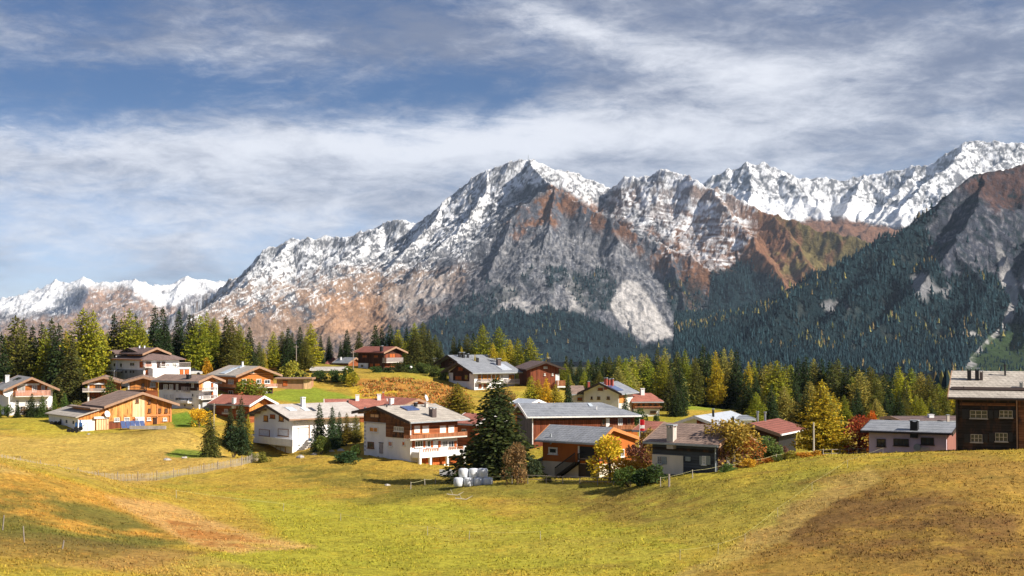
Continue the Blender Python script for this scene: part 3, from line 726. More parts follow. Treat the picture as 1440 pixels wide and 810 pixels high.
M = dict(
 white=plaster_mat('white_plaster', (0.78, 0.78, 0.79)), cream=plaster_mat('cream_plaster', (0.68, 0.60, 0.49)), offwhite=plaster_mat('off_white_plaster', (0.70, 0.66, 0.61)), pink=plaster_mat('lilac_plaster', (0.62, 0.50, 0.58)),
 grey=plaster_mat('grey_plaster', (0.42, 0.43, 0.45)), orangep=plaster_mat('orange_plaster', (0.42, 0.13, 0.03)), redp=plaster_mat('dusky_red_plaster', (0.26, 0.12, 0.10)), plinth=plaster_mat('stone_plinth', (0.26, 0.28, 0.29), var=.3),
 orange=plank_mat('honey_timber', (0.50, 0.20, 0.055)), orangeh=plank_mat('honey_log_timber', (0.42, 0.15, 0.04), False), oldorange=plank_mat('weathered_orange_boards', (0.56, 0.27, 0.085), True, .5, .35, weather=(0.16, 0.06, 0.02)),
 palewood=plank_mat('pale_new_boards', (0.66, 0.42, 0.24), True, .75, .3), red=plank_mat('red_brown_boards', (0.165, 0.05, 0.026), True, .5, .3), redh=plank_mat('red_brown_logs', (0.24, 0.075, 0.03), False, .5, .25),
 brown=plank_mat('dark_brown_boards', (0.055, 0.026, 0.018), True), brownh=plank_mat('dark_log_wall', (0.075, 0.036, 0.022), False, .5, .25), mixedh=plank_mat('weathered_log_wall', (0.17, 0.075, 0.035), False, .45, .25, weather=(0.045, 0.03, 0.025)),
 blackh=plank_mat('charred_log_wall', (0.024, 0.020, 0.018), False, .4, .28, weather=(0.085, 0.045, 0.028)), greyh=plank_mat('dark_grey_shingle_wall', (0.050, 0.056, 0.068), False, .5, .28), greyv=plank_mat('grey_boards', (0.10, 0.095, 0.095), True),
 slate=tile_mat('grey_slate', (0.30, 0.295, 0.30), (0.36, 0.345, 0.335)), slateb=tile_mat('blue_grey_slate', (0.235, 0.25, 0.285), (0.27, 0.285, 0.31), .6, .4), stone=tile_mat('pale_stone_slabs', (0.46, 0.42, 0.37), (0.38, 0.34, 0.30), .85, .4),
 paleroof=tile_mat('pale_tiles', (0.52, 0.48, 0.45), (0.46, 0.42, 0.39)), browntile=tile_mat('brown_tiles', (0.235, 0.165, 0.135), (0.29, 0.21, 0.175), .8, .4), darktile=tile_mat('purplish_brown_tiles', (0.15, 0.105, 0.10), (0.19, 0.135, 0.125)),
 redtile=tile_mat('red_tiles', (0.36, 0.135, 0.10), (0.42, 0.17, 0.125)), redtile2=tile_mat('dull_red_tiles', (0.23, 0.085, 0.065), (0.28, 0.105, 0.08)), metal=flat_mat('light_sheet_roof', (0.52, 0.56, 0.62), .4, .5, .2),
 trim=flat_mat('dark_trim', (0.045, 0.03, 0.024)), trimw=flat_mat('weathered_verge_wood', (0.33, 0.20, 0.13)), trimg=flat_mat('zinc_gutter', (0.30, 0.33, 0.36), .45, .5), trimwh=flat_mat('white_trim', (0.75, 0.74, 0.73)), trimo=flat_mat('orange_verge', (0.50, 0.20, 0.07)),
 glass=flat_mat('window_glass', (0.035, 0.04, 0.05), .08, .8), curtain=flat_mat('pale_curtain_glass', (0.30, 0.29, 0.27), .3, .5), frame=flat_mat('white_window_frame', (0.70, 0.69, 0.67)), framed=flat_mat('brown_window_frame', (0.16, 0.07, 0.03)),  # curtain: an even pale pane colour
 shut=flat_mat('white_roller_shutter', (0.76, 0.74, 0.72)), shutg=flat_mat('pale_grey_roller_shutter', (0.58, 0.58, 0.60)), shuto=plank_mat('orange_shutter', (0.62, 0.28, 0.06)), shutr=plank_mat('red_wood_shutter', (0.42, 0.11, 0.03)), shutgr=flat_mat('grey_green_shutter', (0.24, 0.27, 0.27)), shutb=flat_mat('blue_grey_door', (0.14, 0.19, 0.26)),
 rail=plank_mat('railing_boards', (0.33, 0.14, 0.07), True, .6, .15), raild=flat_mat('black_railing', (0.015, 0.014, 0.014)), railg=flat_mat('grey_railing', (0.34, 0.30, 0.29)), railp=plank_mat('pink_brown_railing', (0.48, 0.26, 0.20), True, .7, .15), slab=flat_mat('balcony_slab', (0.60, 0.56, 0.52)),
 black=flat_mat('black_metal', (0.018, 0.018, 0.02), .5), concrete=plaster_mat('bare_concrete', (0.50, 0.45, 0.41), var=.3), brick=flat_mat('brick_red', (0.33, 0.07, 0.05)), brownstack=flat_mat('brown_stack', (0.10, 0.075, 0.07)), steel=flat_mat('steel_flue', (0.30, 0.33, 0.36), .35, .5, .6),
 solar=flat_mat('solar_glass', (0.07, 0.10, 0.22), .15, .7), skylight=flat_mat('skylight_glass', (0.55, 0.62, 0.70), .15, .6), wood=flat_mat('grey_post_wood', (0.26, 0.22, 0.19)), woodl=flat_mat('pale_post_wood', (0.42, 0.38, 0.32)), plastic=flat_mat('white_bale_wrap', (0.62, 0.65, 0.70), .35, .5),
 rock=plaster_mat('grey_stone', (0.40, 0.37, 0.34), var=.4), bluep=flat_mat('blue_paint', (0.03, 0.10, 0.28), .4), tyre=flat_mat('tyre_rubber', (0.015, 0.015, 0.016), .8), red_f=flat_mat('red_flag_cloth', (0.55, 0.02, 0.03)), white_f=flat_mat('white_flag_cloth', (0.8, 0.8, 0.8)), rope=flat_mat('pale_fence_tape', (0.62, 0.58, 0.30)), lamp=flat_mat('lamp_globe', (0.8, 0.8, 0.78)), straw=plank_mat('straw_coloured_boards', (0.55, 0.34, 0.12), True), carp=flat_mat('white_car_paint', (0.6, 0.62, 0.65), .25, .6), tan=plaster_mat('tan_brick_wall', (0.40, 0.22, 0.13), var=.3),
)

class House:
    def __init__(s, name, label, px, py, Y, adeg, cat='house', group=None):
        s.P = P(px, py, Y); s.a = R(adeg); s.Y = Y
        s.root = empty(name, tuple(s.P), s.a); tag(s.root, label, cat, group)
        s.u = np.array([math.cos(s.a), math.sin(s.a), 0]); s.v = np.array([-math.sin(s.a), math.cos(s.a), 0])
        s.vols = []
    def lray(s, px, py):
        d = ray(px, py); o = CAM-s.P
        return np.array([o@s.u, o@s.v, o[2]]), np.array([d@s.u, d@s.v, d[2]])
    def at(s, f, px, py, base=0.0):
        o, d = s.lray(px, py)
        ax = 1 if f == 'R' else 0
        k = (base-o[ax])/d[ax]; p = o+k*d
        return (p[0], p[2]) if f == 'R' else (p[1], p[2])
    def fb(s, mb, f, s0, s1, t0, t1, d0, d1, base=0.0, m=0):
        s0, s1 = min(s0, s1), max(s0, s1)
        if f == 'R': mb.box(s0, s1, base-d1, base-d0, t0, t1, m)
        else: mb.box(base-d1, base-d0, s0, s1, t0, t1, m)
    def z(s, f, px, py, base=0.0): return s.at(f, px, py, base)[1]
    def width(s, f, px, py=None, base=0.0):
        return s.at(f, px, py if py else 600, base)[0]
    # ---- a block of walls with its roof
    def vol(s, x0, x1, y0, y1, he, hr, ridge='v', off=.5, z0=-1.5, heB=None, og=.8, oe=.8, wall='white', roof='slate', trim='trim', upper=None, th=.22, hip=(0, 0), gut='trimg', pname='wall', rname='roof', verge=True, raft=False):
        heB = he if heB is None else heB
        hr -= th+.05
        span = (x1-x0) if ridge == 'v' else (y1-y0)
        he += oe*(hr-he)/(span*off+oe); heB += oe*(hr-heB)/(span*(1-off)+oe)
        if ridge == 'u': a0, a1, b0, b1, ax = x0, x1, y0, y1, 'x'
        else: a0, a1, b0, b1, ax = y0, y1, x0, x1, 'y'
        br = b0+(b1-b0)*off
        hip0, hip1 = hip
        def prof(zb, e=0.0, dz=0.0):
            mF = (hr-he)/(br-b0); mB = (hr-heB)/(b1-br)
            return [(b0-e, zb), (b1+e, zb), (b1+e, heB-dz-e*mB), (br, hr-dz), (b0-e, he-dz-e*mF)]
        mF = (hr-he)/(br-b0); mB = (hr-heB)/(b1-br)
        w = MB()
        def flip(pr): return pr if ax == 'y' else pr
        if hip0 > 0 or hip1 > 0:
            hh = min(he, heB); w.prism([(b0, z0), (b1, z0), (b1, hh), (b0, hh)], ax, a0, a1)
        else: w.prism(prof(z0), ax, a0, a1)
        s.wallobj = w.build(pname, M[wall], s.root)
        if upper:
            t0, um = upper; w = MB()
            if hip0 > 0 or hip1 > 0: w.prism([(b0-.05, t0), (b1+.05, t0), (b1+.05, hh-.01), (b0-.05, hh-.01)], ax, a0-.05, a1+.05)
            else: w.prism(prof(t0, .05, 0.012), ax, a0-.05, a1+.05)
            w.build('timber_wall', M[um], s.root)
        # roof slab
        A0, A1, B0, B1 = a0-og, a1+og, b0-oe, b1+oe
        zF, zB = he-oe*mF+.03, heB-oe*mB+.03; zr = hr+.03
        r = MB(); i = 0
        def V(a, b_, z): return (a, b_, z) if ax == 'x' else (b_, a, z)
        pts = []
        for dz in (0, th):
            pts += [V(A0, B0, zF+dz), V(A1, B0, zF+dz), V(A1, B1, zB+dz), V(A0, B1, zB+dz), V(A0+hip0, br, zr+dz), V(A1-hip1, br, zr+dz)]
        r.v = pts
        fs = [(6,7,11,10), (8,9,10,11), (7,8,11), (9,6,10), (0,4,5,1), (2,5,4,3), (1,5,2), (3,4,0), (0,1,7,6), (2,3,9,8)]
        if hip1 == 0: fs.remove((7,8,11)); fs.remove((1,5,2)); fs += [(1,5,11,7), (5,2,8,11)]
        else: fs += [(1,2,8,7)]
        if hip0 == 0: fs.remove((9,6,10)); fs.remove((3,4,0)); fs += [(4,0,6,10), (3,4,10,9)]
        else: fs += [(3,0,6,9)]
        if ax == 'y': fs = [tuple(reversed(f)) for f in fs]
        r.f = fs; r.m = [0]*len(fs)
        ro = r.build(rname, M[roof], s.root); s.roof = ro
        # ridge cap + verge boards + gutters
        if verge:
            for A, sg, hp in ((A0, -1, hip0), (A1, 1, hip1)):
                if hp > 0: continue
                lo, hi = (A-.07, A+.03) if sg < 0 else (A-.03, A+.07); c = MB()
                c.prism([(B0-.03, zF-.16), (br, zr-.18), (B1+.03, zB-.16), (B1+.03, zB+th+.03), (br, zr+th+.03), (B0-.03, zF+th+.03)], ax, lo, hi, 0)
                c.build('verge_board', M[trim], ro)
        if gut:
            for b_, z_ in ((B0, zF), (B1, zB)):
                lo, hi = (b_-.14, b_-.01) if b_ == B0 else (b_+.01, b_+.14); g = MB()
                if ax == 'x': g.box(A0+.05, A1-.05, lo, hi, z_-.04, z_+.16)
                else: g.box(lo, hi, A0+.05, A1-.05, z_-.04, z_+.16)
                g.build('gutter', M[gut], ro)
        # purlin ends under the verges
        if raft:
            for f_ in (0.0, .33, .66, 1.0):
                for bb, zz in ((b0+(br-b0)*f_, he+(hr-he)*f_), (br+(b1-br)*f_, hr+(heB-hr)*f_)):
                    if f_ == 1.0 and bb == br: continue
                    p = MB(); lo, hi = a0-og*.9, a0-.1
                    if ax == 'y': p.box(bb-.1, bb+.1, lo, hi, zz-.28, zz-.02)
                    else: p.box(lo, hi, bb-.1, bb+.1, zz-.28, zz-.02)
                    p.build('rafter', M['trimw'], ro)
        v = dict(ax=ax, b0=b0, b1=b1, br=br, mF=mF, mB=mB, he=he, heB=heB, hr=hr, th=th, roof=ro, a0=a0, a1=a1)
        s.vols.append(v); return v
    def roofhit(s, px, py, v=None, side='F'):
        v = v or s.vols[0]; o, d = s.lray(px, py); i = 1 if v['ax'] == 'x' else 0
        # z = he + m*(b-b0) + th (+.03)
        if side == 'F': m, c = v['mF'], v['he']-v['mF']*v['b0']
        else: m, c = -v['mB'], v['heB']+v['mB']*v['b1']
        c += v['th']+.03
        k = (m*o[i]+c-o[2])/(d[2]-m*d[i]); return o+k*d
    def chimney(s, px, ytop, ybase, wpx, mat='white', v=None, side='F', cap='slab', round_=False, deep=.9):
        v = v or s.vols[0]; p = s.roofhit(px, ybase, v, side)
        sc_ = FPX/(s.Y); w = wpx/sc_/1.15; h = (ybase-ytop)/sc_
        mb = MB()
        if round_:
            mb.lathe([(w/2, -deep), (w/2, h*.85), (w*.75, h*.86), (w*.75, h)], 8, tuple(p))
            mb.build('flue', M[mat], v['roof']); return
        mb.box(p[0]-w/2, p[0]+w/2, p[1]-w/2, p[1]+w/2, p[2]-deep, p[2]+h*.8)
        for sx in (-1, 1):
            for sy in (-1, 1): mb.box(p[0]+sx*w*.42-w*.08, p[0]+sx*w*.42+w*.08, p[1]+sy*w*.42-w*.08, p[1]+sy*w*.42+w*.08, p[2]+h*.8, p[2]+h*.92)
        mb.box(p[0]-w*.6, p[0]+w*.6, p[1]-w*.6, p[1]+w*.6, p[2]+h*.92, p[2]+h, 1)
        mb.build('chimney', [M[mat], M['trimg'] if mat != 'white' else M['white']], v['roof'])
    def onroof(s, name, px0, py0, px1, py1, mat, v=None, side='F', t=.10):
        v = v or s.vols[0]
        q = [s.roofhit(a, b, v, side) for a, b in ((px0, py0), (px1, py0), (px1, py1), (px0, py1))]
        i = 1 if v['ax'] == 'x' else 0; j = 1-i
        A = [p[j] for p in q]; B = [p[i] for p in q]; a0, a1, b0, b1 = min(A), max(A), min(B), max(B)
        # keep the width read at the lower edge
        a0, a1 = sorted((q[2][j], q[3][j]))
        m = v['mF'] if side == 'F' else -v['mB']; c = (v['he']-v['mF']*v['b0'] if side == 'F' else v['heB']+v['mB']*v['b1'])+v['th']+.03
        mb = MB(); pts = []
        for dz in (.02, t):
            for a, b in ((a0, b0), (a1, b0), (a1, b1), (a0, b1)):
                z = m*b+c+dz; pts.append((a, b, z) if v['ax'] == 'x' else (b, a, z))
        mb.v = pts; mb.f = [(3,2,1,0), (4,5,6,7), (0,1,5,4), (1,2,6,5), (2,3,7,6), (3,0,4,7)]; mb.m = [0]*6
        mb.build(name, M[mat], v['roof'])
    def win(s, f, px0, py0, px1, py1, pane='glass', frame='frame', nx=2, ny=1, base=0.0, d=.09, name='window', fw=.09, sill=True, shutters=None, pname='pane'):
        a0, t1 = s.at(f, px0, py0, base); a1, t0 = s.at(f, px1, py1, base)
        if t0 > t1: t0, t1 = t1, t0
        a0, a1 = min(a0, a1), max(a0, a1); fw = min(fw, (a1-a0)*.2)
        mb = MB(); g = lambda *q: s.fb(mb, f, *q, base=base)
        g(a0, a0+fw, t0, t1, 0, d+.03); g(a1-fw, a1, t0, t1, 0, d+.03); g(a0+fw, a1-fw, t1-fw, t1, 0, d+.03); g(a0+fw, a1-fw, t0, t0+fw, 0, d+.03)
        for k in range(1, nx): x = a0+(a1-a0)*k/nx; g(x-.035, x+.035, t0+fw, t1-fw, 0, d+.015)
        for k in range(1, ny): y = t0+(t1-t0)*k/ny; g(a0+fw, a1-fw, y-.025, y+.025, 0, d+.01)
        if sill: g(a0-.08, a1+.08, t0-.09, t0-.005, 0, d+.12)
        o = mb.build(name, M[frame], s.root)
        mb = MB(); s.fb(mb, f, a0+fw*.5, a1-fw*.5, t0+fw*.5, t1-fw*.5, 0.01, d-.02, base=base); mb.build(pname, M[pane], o)
        if shutters:
            w = (a1-a0)*.5
            for k in (0, 1):
                mb = MB(); x0 = a0-w-.04 if k == 0 else a1+.04
                s.fb(mb, f, x0, x0+w, t0, t1, .01, d, base=base); mb.build('shutter', M[shutters], o)
        return o
    def panel(s, name, f, px0, py0, px1, py1, mat, d=.06, base=0.0, d0=0.0):
        a0, t1 = s.at(f, px0, py0, base); a1, t0 = s.at(f, px1, py1, base)
        if t0 > t1: t0, t1 = t1, t0
        mb = MB(); s.fb(mb, f, a0, a1, t0, t1, d0, d, base=base); return mb.build(name, M[mat], s.root)
    def door(s, f, px0, py0, px1, py1, mat='shutr', base=0.0, d=.1, panels=1, name='door', frame='trim'):
        a0, t1 = s.at(f, px0, py0, base); a1, t0 = s.at(f, px1, py1, base)
        if t0 > t1: t0, t1 = t1, t0
        a0, a1 = min(a0, a1), max(a0, a1)
        mb = MB()
        for k in range(panels):
            x0 = a0+(a1-a0)*k/panels; x1 = a0+(a1-a0)*(k+1)/panels; s.fb(mb, f, x0+.03, x1-.03, t0, t1-.04, 0, d, base=base, m=0)
        s.fb(mb, f, a0-.06, a1+.06, t1-.03, t1+.06, 0, d+.03, base=base, m=1)
        o = mb.build(name, [M[mat], M[frame]], s.root)
        hb = MB(); x = a1-.2*min(1, a1-a0); s.fb(hb, f, x, x+.05, t0+(t1-t0)*.45, t0+(t1-t0)*.45+.12, d, d+.06, base=base); hb.build('handle', M['black'], o)
        return o
    def balcony(s, f, px0, px1, ytop, ybot, depth=1.3, style='boards', mat='rail', slab='slab', base=0.0, slabh=.18, ends=True):
        ob = base-depth
        a0, t1 = s.at(f, px0, ytop, ob); a1, _ = s.at(f, px1, ytop, ob); t0 = s.z(f, (px0+px1)/2, ybot, ob)
        t1 = s.z(f, (px0+px1)/2, ytop, ob); a0, a1 = min(a0, a1), max(a0, a1)
        mb = MB(); s.fb(mb, f, a0, a1, t0, t0+slabh, 0, depth, base=base); o = mb.build('balcony', M[slab], s.root)
        r = MB(); g = lambda *q: s.fb(r, f, *q, base=base)
        z0 = t0+slabh
        if style == 'solid':
            g(a0, a1, t0-.003, t1, depth, depth+.14)
            for a in (a0, a1-.12): g(a, a+.12, z0, t1, 0, depth-.003)
        else:
            g(a0, a1, t1-.09, t1, depth-.08, depth); 
            for a in (a0, a1-.06): g(a, a+.06, t1-.09, t1, 0, depth-.083)
            n = max(3, int((a1-a0)/(.22 if style == 'boards' else .16)))
            w = .17 if style == 'boards' else .04
            for k in range(n):
                a = a0+(a1-a0-w)*k/(n-1); g(a, a+w, z0+.03, t1-.092, depth-.06, depth-.02)
            m_ = max(2, int(depth/.25))
            for a in (a0, a1-.04):
                for k in range(m_-1): q = depth*(k+.3)/m_; g(a, a+.04, z0+.03, t1-.092, q, q+(.17 if style == 'boards' else .04))
            k = max(2, int((a1-a0)/2.2)+1)
            for j in range(k): a = a0+(a1-a0-.1)*j/(k-1); g(a, a+.1, z0, t1+.02, depth-.1, depth+.01)
        r.build('railing', M[mat], o); return o
    def dish(s, px, py, r, f='R', base=0.0, d=.5, post=True):
        a, t = s.at(f, px, py, base-d); mb = MB(); i = len(mb.v)
        c = Vector((a, base-d, t)) if f == 'R' else Vector((base-d, a, t))
        n = Vector((.3, -1, .35)).normalized(); q = n.to_track_quat('Z', 'Y')
        prof = [(0.02, -.18*r), (.5*r, -.12*r), (.85*r, -.03*r), (r, .05*r)]
        tmp = MB(); tmp.lathe(prof, 14)
        mb.v = [tuple(c+q @ Vector(p)) for p in tmp.v]; mb.f = tmp.f[:-1]; mb.m = tmp.m[:-1]
        mb.tube(tuple(c), tuple(c-n*.5-Vector((0, 0, .5))), .04)
        return mb.build('satellite_dish', M['trimwh'], s.root)

# ------------------------------------------------------------------ the houses
def h_far_left():
    h = House('chalet', 'white chalet with orange timber gable and pink balcony at the far left edge', 12, 584, 256, 28)
    A = h.width('R', 73, 575); he = h.z('R', 12, 550); hr = h.z('R', 44, 530)
    v = h.vol(0, A, 0, 13, he, hr, 'v', wall='white', roof='slate', trim='trimw', upper=(h.z('R', 40, 557), 'orangeh'), og=1.3, oe=1.1, gut=None)
    h.panel('plaster_pier', 'R', 12, 545, 18, 584, 'white', .1); h.panel('plaster_pier', 'R', 66.5, 544, 73.5, 584, 'white', .1)
    h.balcony('R', 22, 71, 549, 558, 1.2, 'boards', 'railp')
    for a, b in ((24, 35), (45, 52), (58, 63)): h.win('R', a, 542, b, 551, 'curtain', 'frame')
    h.panel('white_beam', 'R', 28, 539.5, 55, 541.5, 'trimwh', .25)
    for a in (22, 36, 52, 62): h.win('R', a, 563, a+5, 569, 'glass', 'frame')
    h.win('R', 24, 571, 36, 582, 'glass', 'frame', 3)
    h.chimney(10, 527, 537, 6, 'white', v); h.onroof('skylight', 18, 531, 25, 534.5, 'glass', v); h.onroof('skylight', 2, 534, 8, 536.5, 'glass', v)
    h.dish(10, 552, .8); 
h_far_left()

def h_barn():
    h = House('barn', 'large honey-orange timber barn with long brown roof beside the solar panels', 152, 604, 234, 37, 'barn')
    A = h.width('R', 241.5, 590); he = h.z('R', 152, 573); hr = h.z('R', 198, 551)
    v = h.vol(0, A, 0, 8.5, he, hr, 'v', off=.5, wall='orange', roof='browntile', trim='trimw', og=.9, oe=1.0, gut=None)
    # weathered boards left of the middle, pale boards centre
    f_, i_ = 'R', 0
    b = MB(); xm = h.width('R', 186, 580); m = v['mF']
    z1 = h.z('R', 170, 592)
    b.prism([(0.02, z1), (xm, z1), (xm, he+m*xm-.05), (0.02, he-.05)], 'y', -.07, 0); b.build('weathered_boards', M['oldorange'], h.root)
    b = MB(); x2 = h.width('R', 204, 580); z2 = h.z('R', 195, 586)
    b.prism([(xm+.03, z2), (x2, z2), (x2, min(he+m*x2, hr)-.25), (xm+.03, he+m*xm-.05)], 'y', -.09, 0); b.build('pale_boards', M['palewood'], h.root)
    h.panel('lower_wall', 'R', 153, 590, 190, 604, 'red', .05); h.panel('plaster_base', 'R', 190, 586, 203, 604, 'white', .05)
    for x in (204.5, 221, 239.5): h.panel('corner_post', 'R', x-.7, 556 if x < 210 else 566, x+.7, 602, 'trimo', .13)
    h.panel('beam', 'R', 204, 583.2, 241, 584.4, 'trimo', .11)
    for x, y, w in ((192.7, 563.5, 4), (210, 564.5, 3), (210, 577, 3.4), (224.3, 577, 3.4), (233.5, 577, 3.2), (209, 589, 5.5), (231.5, 589.5, 5.5)):
        h.win('R', x-w/2, y-2.6 if w < 5 else y-2, x+w/2, y+2.6 if w < 5 else y+2, 'glass', 'framed' if w < 5 else 'frame', 2, 2, d=.14)
    h.win('R', 160, 587.5, 167.5, 592.5, 'glass', 'frame', 3, 2, d=.14); h.win('R', 174, 587, 182, 592, 'glass', 'frame', 3, 2, d=.14)
    h.win('R', 190.5, 587.5, 194.5, 592, 'glass', 'frame', d=.14)
    h.door('R', 215.5, 587.5, 220.5, 597.5, 'brown', d=.16)
    # lean-to towards the left
    xl = h.width('R', 110, 590); hl = h.z('R', 110, 586); hin = h.z('R', 152, 572.5)
    B = h.at('L', 69, 590, xl)[0]
    w = MB(); w.prism([(xl, -1.5), (0, -1.5), (0, hin-.2), (xl+3.2, h.z('R', 130, 577.5)-.1), (xl, hl)], 'y', 0.02, B); w.build('lean_to_wall', M['orange'], h.root)
    w = MB(); w.box(xl-.06, xl, -.02, B, -1.5, hl-.05); w.box(xl-.06, h.width('R', 133, 590), -.06, 0.01, -1.5, h.z('R', 120, 590.5)); w.build('plaster_wall', M['white'], h.root)
    r = MB(); zz = h.z('R', 130, 577.5)
    r.prism([(xl-.6, hl-.2), (xl+4.0, zz+.25), (xl+4.0, zz+.4), (xl-.6, hl-.02)], 'y', -.5, B+.5); ro = r.build('lean_to_roof', M['stone'], h.root)
    r = MB(); xm2 = h.width('R', 130, 573, )
    r.prism([(xm2-.6, h.z('R', 130, 575)), (-.9, he-.9*v['mF']+.02), (-.9, he-.9*v['mF']+.24), (xm2-.6, h.z('R', 130, 575)+.22)], 'y', -.6, B*.75); r.build('side_roof', M['browntile'], h.root)
    r = MB(); r.prism([(xm2+.2, h.z('R', 132, 582)), (0.0, h.z('R', 132, 582)), (0, hin), (xm2+.2, h.z('R', 133, 576))], 'y', 0.03, B*.7); r.build('side_wall', M['orange'], h.root)
    for y_, z_ in ((.55, 593), (.35, 596), (.12, 596)): 
        mb = MB(); mb.box(xl-.12, xl, B*y_, B*y_+.6, 1.0, 1.5); o = mb.build('window', M['black'], h.root)
    h.door('R', 134.5, 589, 152, 604, 'palewood', d=.3, panels=5, name='barn_door')
    h.dish(151, 582, .55, base=-.1)
    h.panel('canopy_beam', 'R', 131, 586, 149, 588.3, 'trimwh', .5)
h_barn()

def h_c():
    h = House('chalet', 'small red-brown timber chalet partly behind a pine, left of its twin chalet', 123, 572, 268, 14)
    A = h.width('R', 168, 560); he = h.z('R', 123, 540); hr = h.z('R', 147, 529)
    v = h.vol(0, A, 0, 9, he, hr, 'v', wall='red', roof='browntile', trim='trimw', upper=(h.z('R', 140, 551), 'orange'), og=1.0, oe=.9, gut=None)
    h.panel('white_beam', 'R', 125, 538.5, 147, 540.5, 'trimwh', .3)
    h.panel('white_pier', 'R', 123.5, 541, 125.5, 566, 'trimwh', .3)
    h.win('R', 134, 541, 143, 548, 'glass', 'framed', 3); h.win('R', 150, 541, 157, 548, 'glass', 'framed', 2)
    h.balcony('R', 116, 148, 546, 551.5, 1.2, 'boards', 'railg')
    h.win('R', 128, 557, 134, 563, 'glass', 'framed')
h_c()
def h_d():
    h = House('chalet', 'orange-brown timber chalet with white-framed window behind the big barn', 180, 575, 262, 14)
    A = h.width('R', 222, 560); he = h.z('R', 180, 539); hr = h.z('R', 201, 528.5)
    v = h.vol(0, A, 0, 9, he, hr, 'v', wall='redh', roof='browntile', trim='trimw', upper=(h.z('R', 200, 549), 'orange'), og=1.1, oe=1.0, gut=None)
    h.win('R', 211, 538, 218.5, 544, 'curtain', 'frame', 3); h.win('R', 199, 539, 203, 545, 'glass', 'framed')
    h.balcony('R', 177, 207, 544, 549.5, 1.2, 'metal', 'raild', 'trim')
    h.panel('white_pier', 'R', 180, 539, 182, 551, 'trimwh', .2)
h_d()
def h_e():
    h = House('apartment_house', 'white house with dark brown timber upper storey and black chimney', 279.5, 576, 250, 57)
    B = h.width('L', 223.5, 560); A = h.width('R', 306, 560); he = h.z('L', 279.5, 538); hr = h.z('R', 294, 527)
    t = h.z('L', 279, 549.5)
    v = h.vol(0, A, 0, B, he, hr, 'v', wall='white', roof='browntile', trim='trimw', og=.9, oe=1.0)
    w = MB(); w.box(-.06, 0, 0, B, t, he-.15); w.build('timber_wall', M['brown'], h.root)
    h.panel('timber_wall', 'R', 279.7, 538, 285, 549, 'orange', .05)
    g = MB(); g.prism([(0, he), (A, he), (A/2, hr-.1)], 'y', -.05, 0); g.build('timber_gable', M['orange'], h.root)
    for a, b in ((230.5, 236), (238.5, 244)): h.win('L', a, 540.5, b, 547.5, 'curtain', 'frame')
    h.win('L', 270, 538.5, 273, 544.5, 'curtain', 'frame', 1); h.win('L', 248, 540, 251, 551, 'curtain', 'frame', 1)
    for a, b in ((230, 236), (239, 244)): h.win('L', a, 554.5, b, 561, 'shutg', 'frame')
    h.win('L', 270, 553, 273, 558, 'glass', 'frame', 1); h.win('L', 270, 568, 273, 572, 'glass', 'frame', 1); h.win('L', 259, 568, 262, 572, 'glass', 'frame', 1)
    h.balcony('L', 247, 264, 560, 567, 1.1, 'metal', 'raild', 'white', slabh=.45)
    h.balcony('L', 255, 262.5, 544, 552, .9, 'boards', 'railg')
    h.balcony('R', 284, 305, 545, 550, 1.2, 'metal', 'railg'); h.balcony('R', 283, 305, 556, 562, 1.2, 'metal', 'railg')
    h.win('R', 286, 536.5, 295, 549, 'shut', 'frame', 3); h.win('R', 296.5, 538.5, 299.5, 549, 'shutr', 'framed', 1)
    h.win('R', 286, 553, 295, 562, 'curtain', 'frame', 3); h.win('R', 296.5, 551, 299.5, 562, 'shutr', 'framed', 1)
    h.panel('stone_base', 'R', 282, 562.5, 297, 576, 'grey', .5)
    h.chimney(265.5, 525.5, 532.5, 6, 'black', v)
h_e()
def h_f():
    h = House('chalet', 'largest orange log chalet with skylights and wide gable above the green slope', 335, 558, 266, 40)
    B = h.width('L', 302.5, 545); A = h.width('R', 384, 545); he = h.z('R', 335, 530); hr = h.z('R', 358, 514.5)
    v = h.vol(0, A, 0, B, he, hr, 'v', wall='redh', roof='stone', trim='trimw', upper=(h.z('R', 335, 546), 'orangeh'), og=1.3, oe=1.2)
    h.win('R', 351, 519, 356.5, 524.5, 'glass', 'frame', 2); h.win('R', 360, 533, 367, 539, 'glass', 'frame', 3); h.win('R', 371.5, 534, 379.5, 539.5, 'glass', 'frame', 2); h.win('R', 340, 533, 346, 539.5, 'glass', 'frame', 2)
    for a, b in ((321.5, 329), (306, 312.5)): h.win('L', a, 533.5, b, 540, 'curtain', 'frame', 3)
    h.win('L', 322, 549, 328, 555, 'glass', 'frame', 2); h.win('L', 306, 549, 311, 555, 'glass', 'frame', 2)
    h.balcony('R', 355, 390, 540, 545.5, 1.5, 'boards', 'railp'); h.balcony('L', 303, 334, 540, 546, 1.0, 'boards', 'rail', 'trim')
    h.panel('white_pier', 'R', 369, 547, 374, 558, 'white', .5); h.panel('garage_opening_shade', 'R', 375, 548, 383, 558, 'black', .1)  # black sheet painted for the shade inside the garage
    h.panel('beam', 'R', 343, 525, 371, 526, 'trimo', .2)
    h.chimney(341, 508, 515, 2.5, 'trimwh', v); 
    for q in ((318, 517.5, 325, 521.5), (331, 514.5, 338, 517.5), (308, 521.5, 317, 525.5)): h.onroof('skylight', *q, 'skylight', v)
h_f()
